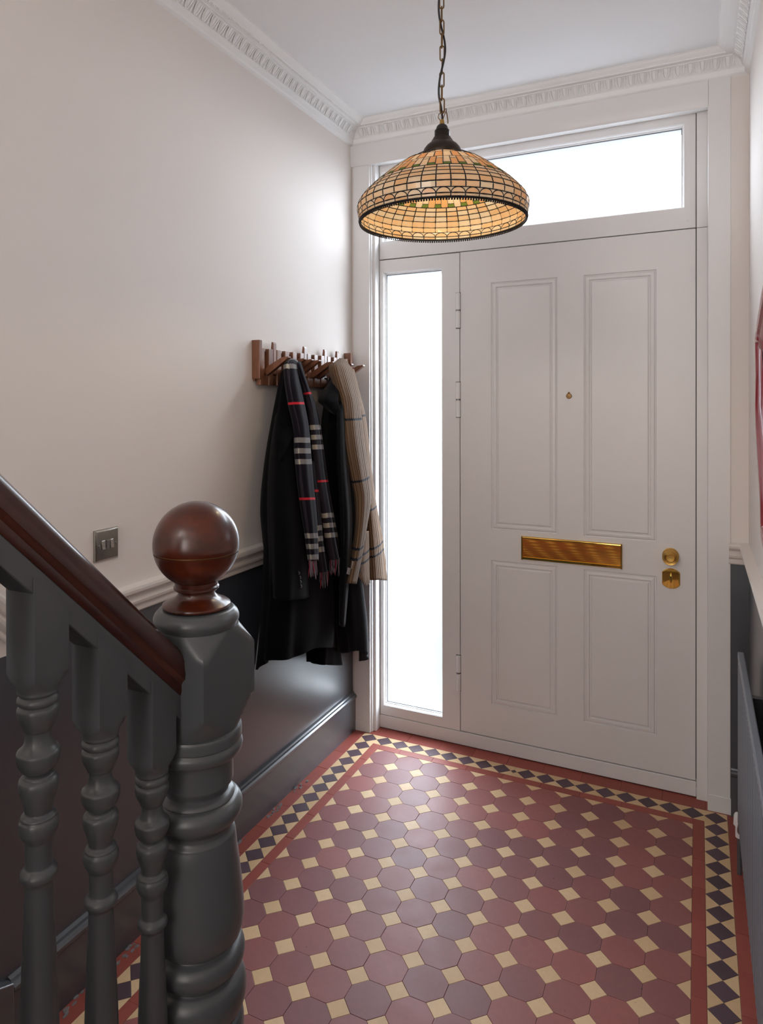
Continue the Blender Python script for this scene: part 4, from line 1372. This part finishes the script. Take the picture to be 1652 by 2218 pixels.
 'tailA_v': [-1.06, -1.01, -0.95, -0.8738, -0.7136, -0.5, -0.2524, 0.0146, 0.3058, 0.5971, 0.8883, 1.1505],
 'tailB': [[(-1.392, 2.3369, 1.6923), (-1.388, 2.3372, 1.6958), (-1.388, 2.3477, 1.6963), (-1.392, 2.3616, 1.6935)], [(-1.362, 2.2797, 1.6922), (-1.356, 2.2799, 1.6955), (-1.356, 2.2902, 1.696), (-1.362, 2.3072, 1.6918)],
           [(-1.36, 2.2752, 1.6796), (-1.333, 2.2391, 1.6773), (-1.333, 2.2556, 1.678), (-1.36, 2.3126, 1.6814)], [(-1.345, 2.2952, 1.61), (-1.318, 2.2577, 1.6088), (-1.318, 2.2731, 1.6091), (-1.345, 2.3303, 1.6108)],
           [(-1.33, 2.3004, 1.531), (-1.303, 2.2692, 1.5311), (-1.303, 2.2975, 1.531), (-1.33, 2.3647, 1.5308)], [(-1.315, 2.2949, 1.4437), (-1.288, 2.2677, 1.445), (-1.288, 2.3042, 1.4438), (-1.315, 2.3778, 1.441)],
           [(-1.3, 2.2927, 1.3222), (-1.273, 2.2668, 1.325), (-1.273, 2.3067, 1.322), (-1.3, 2.3835, 1.3154)], [(-1.287, 2.301, 1.2174), (-1.26, 2.2747, 1.2217), (-1.26, 2.3151, 1.2173), (-1.287, 2.3929, 1.2073)],
           [(-1.277, 2.3227, 1.1103), (-1.25, 2.2954, 1.1162), (-1.25, 2.3355, 1.1104), (-1.277, 2.4138, 1.097)], [(-1.271, 2.3398, 1.0201), (-1.244, 2.3139, 1.0269), (-1.244, 2.3577, 1.0193), (-1.271, 2.4395, 1.0026)],
           [(-1.267, 2.3603, 0.9441), (-1.24, 2.3358, 0.9516), (-1.24, 2.3834, 0.9421), (-1.267, 2.4687, 0.9225)]],
 'tailB_v': [-0.86, -0.83, -0.8, -0.5895, -0.3526, -0.0895, 0.2789, 0.5947, 0.9105, 1.1737, 1.3895],
 'tailC': [[(-1.305, 2.2494, 1.3252), (-1.278, 2.223, 1.3281), (-1.278, 2.2601, 1.3254), (-1.305, 2.3337, 1.3189)], [(-1.295, 2.2573, 1.2218), (-1.268, 2.2287, 1.2264), (-1.268, 2.2625, 1.2226), (-1.295, 2.3342, 1.2133)],
           [(-1.287, 2.2673, 1.1177), (-1.26, 2.2362, 1.1241), (-1.26, 2.2665, 1.1197), (-1.287, 2.3361, 1.1077)], [(-1.281, 2.2808, 1.0123), (-1.254, 2.2478, 1.0207), (-1.254, 2.2754, 1.0157), (-1.281, 2.3435, 1.0009)],
           [(-1.277, 2.302, 0.9078), (-1.25, 2.2708, 0.9173), (-1.25, 2.3029, 0.9104), (-1.277, 2.3749, 0.892)]],
 'tailC_v': [-0.8058, -0.5146, -0.2233, 0.068, 0.3495]}

def crom(p, t):
    """Catmull-Rom through a list of tuples at parameter t in [0, 1]"""
    n = len(p) - 1
    x = min(max(t * n, 0), n - 1e-9)
    i = int(x)
    f = x - i
    p0, p1, p2, p3 = p[max(i - 1, 0)], p[i], p[i + 1], p[min(i + 2, n)]
    return tuple(0.5 * (2 * b + (c - a) * f + (2 * a - 5 * b + 4 * c - d) * f * f + (3 * b - a - 3 * c + d) * f ** 3) for a, b, c, d in zip(p0, p1, p2, p3))

def drape(grid, nu, nv, folds=0.0, nf=3.0, seed=0.0, vkey=None, grow=1.0, uvmode='z'):
    """smooth cloth surface through a grid of points (rows from top to hem); folds deepen towards the hem"""
    mb = MB()
    mb.uv = []
    rows = []
    for i in range(nv):
        t = i / (nv - 1)
        cols = [crom([r[c] for r in grid], t) for c in range(len(grid[0]))]
        rows.append((t, cols))
    for i, (t, cols) in enumerate(rows):
        ring = []
        for j in range(nu):
            s = j / (nu - 1)
            p = Vector(crom(cols, s)[:3])
            q = Vector(crom(cols, min(s + .01, 1))[:3]) - Vector(crom(cols, max(s - .01, 0))[:3])
            n = Vector((q.y, -q.x, 0))
            if n.length < 1e-6:
                n = Vector((1, 0, 0))
            n.normalize()
            edge = min(1.0, 6 * s, 6 * (1 - s)) if True else 1
            w = folds * (t ** grow) * edge
            d = w * (math.sin(2 * PI * nf * s + seed + 1.7 * t) + 0.45 * math.sin(2 * PI * nf * 2.3 * s + seed * 2 + 4 * t))
            p = p + n * d
            p.x = max(p.x, XL + 0.004)
            ring.append(p)
            v = vkey(t) if vkey else p.z
            mb.uv.append((s, v))
        k = len(mb.v)
        mb.v += [tuple(p) for p in ring]
    for i in range(nv - 1):
        for j in range(nu - 1):
            a = i * nu + j
            mb.face((a, a + 1, a + nu + 1, a + nu))
    return mb

def garment_part(name, key, mat, parent, nu=28, nv=60, thick=0.006, **kw):
    mb = drape(G[key], nu, nv, **kw)
    o = mb.build(name, mat, parent, 60, recalc=False)
    s = o.modifiers.new('cloth_thickness', 'SOLIDIFY')
    s.thickness = thick
    s.offset = -1
    return o

# black overcoat
c1 = empty('overcoat', tuple(G['coat1_base']))
tag(c1, 'long black wool overcoat hanging on the coat rack under the checked scarf', 'coat')
garment_part('body', 'coat1_body', 'coat_black', c1, 40, 70, 0.008, folds=0.012, nf=2.6, seed=0.6)
garment_part('back_panel', 'coat1_tail', 'coat_black', c1, 24, 40, 0.006, folds=0.006, nf=2.0, seed=2.0)
sl = garment_part('sleeve', 'coat1_sleeve', 'coat_black', c1, 28, 50, 0.006, folds=0.004, nf=2.0, seed=1.0)
garment_part('lapel', 'coat1_lapel', 'coat_black', c1, 12, 24, 0.005)
for p in G['coat1_buttons']:
    b = MB()
    b.lathe([(p[1] + .004, .0065), (p[1] - .001, .0068), (p[1] - .003, .0052), (p[1] - .0022, .0001)], p[0], p[2], 14, 'Y', False)
    b.build('cuff_button', 'button', c1, 40)
adopt(c1)

# charcoal coat
c2 = empty('overcoat', tuple(G['coat2_base']))
tag(c2, 'charcoal wool coat hanging on the coat rack beside the door under the brown knitted scarf', 'coat')
garment_part('body', 'coat2_body', 'coat_navy', c2, 40, 70, 0.008, folds=0.014, nf=2.6, seed=2.3)
garment_part('collar', 'coat2_collar', 'coat_navy', c2, 16, 24, 0.007)
garment_part('front_edge', 'coat2_front', 'coat_navy', c2, 20, 50, 0.006, folds=0.005, nf=1.6, seed=0.4)
adopt(c2)

# checked scarf
s1 = empty('scarf', tuple(G['scarf_base']))
tag(s1, 'dark checked wool scarf with grey bars, red lines and fringe over the black overcoat', 'scarf')
def phase(key):
    vs = G[key + '_v']
    return lambda t: crom([(v,) for v in vs], t)[0]
for key, nm in (('tailA', 'scarf_tail'), ('tailB', 'scarf_tail'), ('tailC', 'scarf_tail')):
    garment_part(nm, key, 'plaid', s1, 26, 70, 0.005, folds=0.0085, nf=1.25, seed=1.2 if key == 'tailA' else 3.0, vkey=phase(key), grow=0.35)
MT['fringe'] = plain('fringe_yarn', srgb(120, 108, 118), 0.9)
MT['fringe_red'] = plain('fringe_red_yarn', srgb(160, 44, 62), 0.9)
for key in ('tailA', 'tailB', 'tailC'):
    last = G[key][-1]
    mb = MB()
    n = 14 if key != 'tailC' else 8
    for q in range(n):
        s = (q + .5) / n
        p = Vector(crom(last, s))
        L_ = random.uniform(.045, .068)
        dx, dy = random.uniform(-.007, .007), random.uniform(-.007, .007)
        pts = [p + Vector((0, 0, .004)), p + Vector((dx * .2, dy * .2, -L_ * .33)), p + Vector((dx * .7, dy * .6, -L_ * .7)), p + Vector((dx, dy, -L_))]
        mb.tube(pts, [.0022, .0017, .0018, .0006], 5, m=1 if q % 5 == 2 else 0)
    mb.build('fringe', ['fringe', 'fringe_red'], s1, 60)['kind'] = 'stuff'
# woven maker's label
lb = G['label']
o_, ux, vz = Vector(lb[0]), Vector(lb[1]), Vector(lb[2])
nn = ux.cross(vz).normalized()
if nn.x < 0:
    nn = -nn
lw, lh = 0.046, 0.032
ux.normalize(); vz.normalize()
def lab_pt(a, b, h):
    return o_ + ux * a + vz * b + nn * h
lbl = MB().loft([[lab_pt(a, b, h) for a, b in ((-lw / 2, -lh / 2), (lw / 2, -lh / 2), (lw / 2, lh / 2), (-lw / 2, lh / 2))] for h in (-0.0025, 0.0008)]).build('woven_label', 'paper', s1)
lbl['label'] = 'small tan woven label stitched near the fringe'
def lettering(txt, size, a, b):
    cu = bpy.data.curves.new('lettering', 'FONT')
    cu.body = txt
    cu.size = size
    cu.align_x = 'CENTER'
    cu.resolution_u = 2
    t = bpy.data.objects.new('lettering', cu)
    C.objects.link(t)
    dg = bpy.context.evaluated_depsgraph_get()
    me = bpy.data.meshes.new_from_object(t.evaluated_get(dg))
    bpy.data.objects.remove(t)
    bpy.data.curves.remove(cu)
    me.materials.clear()
    me.materials.append(MT['ink'])
    for v in me.vertices:
        v.co = lab_pt(a + v.co.x, b + v.co.y, 0.0012)
    o = bpy.data.objects.new('lettering', me)
    C.objects.link(o)
    o.parent = lbl
    return o
lettering('BURBERRY', 0.0075, 0, 0.006)
lettering('of London', 0.0055, 0, -0.002)
lettering('England', 0.0050, 0, -0.010)
adopt(s1)

# knitted scarf
st_a = [(z, 0.0045) for z in G['knit_sA']]
st_b = [(z, 0.0042) for z in G['knit_sB']]
MT['knitA'] = knit('brown_rib_knit', st_a, 17, srgb(124, 97, 73), srgb(60, 45, 33))
MT['knitB'] = knit('brown_rib_knit_reverse', st_b, 13, srgb(128, 99, 73), srgb(64, 48, 35))
k1 = empty('scarf', tuple(G['knit_base']))
tag(k1, 'brown ribbed knit scarf with thin navy stripes hanging nearest the door', 'scarf')
garment_part('knit_panel', 'knitA', 'knitA', k1, 44, 70, 0.006, folds=0.006, nf=1.3, seed=0.3, grow=0.5)
garment_part('knit_panel', 'knitB', 'knitB', k1, 24, 60, 0.006, folds=0.004, nf=1.2, seed=1.5, grow=0.8)
garment_part('knit_fold', 'knitC', 'knitB', k1, 16, 30, 0.006, folds=0.003, nf=1.2, seed=0.9)
for nm, key in (('care_label', 'care1'), ('care_label', 'care2')):
    g = G[key]
    a, b, c, d = [Vector(p) for p in g]
    n_ = (b - a).cross(d - a).normalized()
    if n_.x < 0:
        n_ = -n_
    MB().loft([[p + n_ * h for p in (a, b, c, d)] for h in (0.0, 0.0012)]).build(nm, 'white_label', k1)
adopt(k1)

# ------------------------------------------------------------------ light switch
sw = empty('light_switch', (XL, 1.424, 1.153))
tag(sw, 'brushed nickel three gang light switch on the left wall above the handrail', 'light switch')
y0, y1, z0, z1 = 1.3812, 1.4668, 1.1105, 1.1965
mb = MB()
def sring(d, x):
    return [(x, y0 + d, z0 + d), (x, y1 - d, z0 + d), (x, y1 - d, z1 - d), (x, y0 + d, z1 - d)]
mb.loft([sring(0, XL), sring(0, XL + .0035), sring(.0008, XL + .005), sring(.005, XL + .0085), sring(.0065, XL + .009)])
mb.build('face_plate', 'nickel', sw, 30)
for k, yy in enumerate((1.4085, 1.4240, 1.4395)):
    tilt = (1, -1, 1)[k]
    w = .0058
    pr = [(XL + .008, 1.1425), (XL + .0085 + (.0045 if tilt > 0 else .001), 1.1425), (XL + .0085 + (.001 if tilt > 0 else .0045), 1.1665), (XL + .008, 1.1665)]
    MB().loft([[(x, yq, z) for x, z in pr] for yq in (yy - w, yy + w)]).build('rocker', 'chrome', sw, bevel=0.0006)
for yy in (1.3930, 1.4550):
    mb = MB()
    rings = [[(x, yy + r * math.cos(2 * PI * q / 12), 1.1535 + r * math.sin(2 * PI * q / 12)) for q in range(12)] for x, r in ((XL + .0085, .0034), (XL + .0100, .0034), (XL + .0104, .0024))]
    mb.loft(rings)
    mb.build('screw', 'chrome', sw, 40)
adopt(sw)

# ------------------------------------------------------------------ radiator
rad = empty('radiator', (0.14, 1.95, 0.0))
tag(rad, 'grey ribbed panel radiator on the right wall', 'radiator')
ry0, ry1, rz0, rz1 = 1.30, 2.560, 0.165, 0.735
mb = MB()
pts = []
y = ry0
rb = 0.0335
prof = [(0.0, 0.0), (0.20, 0.0), (0.30, 0.007), (0.70, 0.007), (0.80, 0.0)]
while y < ry1 - rb:
    pts += [(y + rb * a, 0.1175 + b) for a, b in prof]
    y += rb
pts.append((ry1, 0.1175))
def prow(z, back=0.0):
    return [(x + back, yy, z) for yy, x in pts]
mb.loft([prow(rz0 + .012, .010), prow(rz0 + .02), prow(rz1 - .03), prow(rz1 - .015, .006)], False, False)
mb.add([(0.128, ry0, rz0), (0.128, ry1, rz0), (0.128, ry1, rz1), (0.128, ry0, rz1)], [(0, 1, 2, 3)])
mb.build('front_panel', 'radiator', rad, 25)
MB().box(0.1160, 0.1340, ry0 - .004, ry1 + .004, rz1 - .018, rz1 + .004).build('top_rail', 'radiator', rad, bevel=0.003)
for yy in (ry0 + .2, ry1 - .2):
    MB().box(0.128, XR, yy - .012, yy + .012, rz0 + .08, rz1 - .06).build('bracket', 'skirt', rad)
MB().box(0.1165, 0.1330, ry1, ry1 + .004, rz0 + .02, rz1 - .002).build('side_cover', 'radiator', rad, bevel=0.002)
MB().box(0.1165, 0.1330, ry0 - .004, ry0, rz0 + .02, rz1 - .002).build('side_cover', 'radiator', rad, bevel=0.002)
v = MB()
v.lathe([(0.0, .0075), (0.15, .0075)], 0.1235, ry1 + .040, 14)
v.build('pipe', 'skirt', rad, 40)
v = MB()
v.lathe([(0.120, .010), (0.158, .011), (0.160, .0160), (0.188, .0150), (0.196, .012), (0.199, .001)], 0.1215, ry1 + .040, 20)
v.build('valve_cap', 'plastic', rad, 40)
v = MB()
v.tube([(0.124, ry1 + .040, 0.135), (0.126, ry1 + .0, 0.185)], 0.009, 10)
v.build('valve_tail', 'steel', rad, 60)
adopt(rad)

# ------------------------------------------------------------------ red framed mirror at the right edge
mir = empty('mirror', (XR, 1.98, 1.12))
tag(mir, 'wall mirror in a shaped red lacquered frame at the right edge', 'mirror')
half = [(0, 1.86), (.12, 1.845), (.2, 1.822), (.245, 1.803), (.30, 1.785), (.345, 1.765), (.352, 1.750), (.405, 1.742), (.410, 1.70), (.385, 1.62), (.405, 1.53), (.375, 1.45), (.305, 1.36), (.235, 1.285), (.222, 1.26), (.212, 1.21), (.19, 1.18), (.12, 1.165), (0, 1.15)]
outl = half + [(-a, z) for a, z in half[-2:0:-1]]
MYC, MZC = 1.95, 1.50
def mring(x, d):
    out = []
    n = len(outl)
    for i in range(n):
        p0, p1, p2 = Vector(outl[i - 1]), Vector(outl[i]), Vector(outl[(i + 1) % n])
        e = ((p1 - p0).normalized() + (p2 - p1).normalized())
        nv = Vector((e.y, -e.x))
        if nv.length < 1e-6:
            nv = Vector((-p1.x, MZC - p1.y))
        nv.normalize()
        if nv.dot(Vector((-p1.x, MZC - p1.y))) < 0:
            nv = -nv
        q = p1 + nv * d
        out.append((x, MYC + q.x, q.y))
    return out
mf = MB()
mf.loft([mring(XR - .0005, 0), mring(XR - .017, 0), mring(XR - .020, .003), mring(XR - .020, .022), mring(XR - .0175, .024), mring(XR - .0175, .028), mring(XR - .021, .031), mring(XR - .021, .040), mring(XR - .0150, .046), mring(XR - .0140, .055), mring(XR - .0165, .060), mring(XR - .010, .075), mring(XR - .006, .080)], True, False)
mf.build('frame', 'red', mir, 35)
mg = MB()
rg = mring(XR - .0065, .079)
mg.v = [tuple(p) for p in rg]
mg.face(list(range(len(rg))))
mg.build('mirror_glass', 'mirror', mir)
adopt(mir)

for o in list(bpy.data.objects):
    if o.type == 'MESH' and o.data.users == 0:
        bpy.data.objects.remove(o)
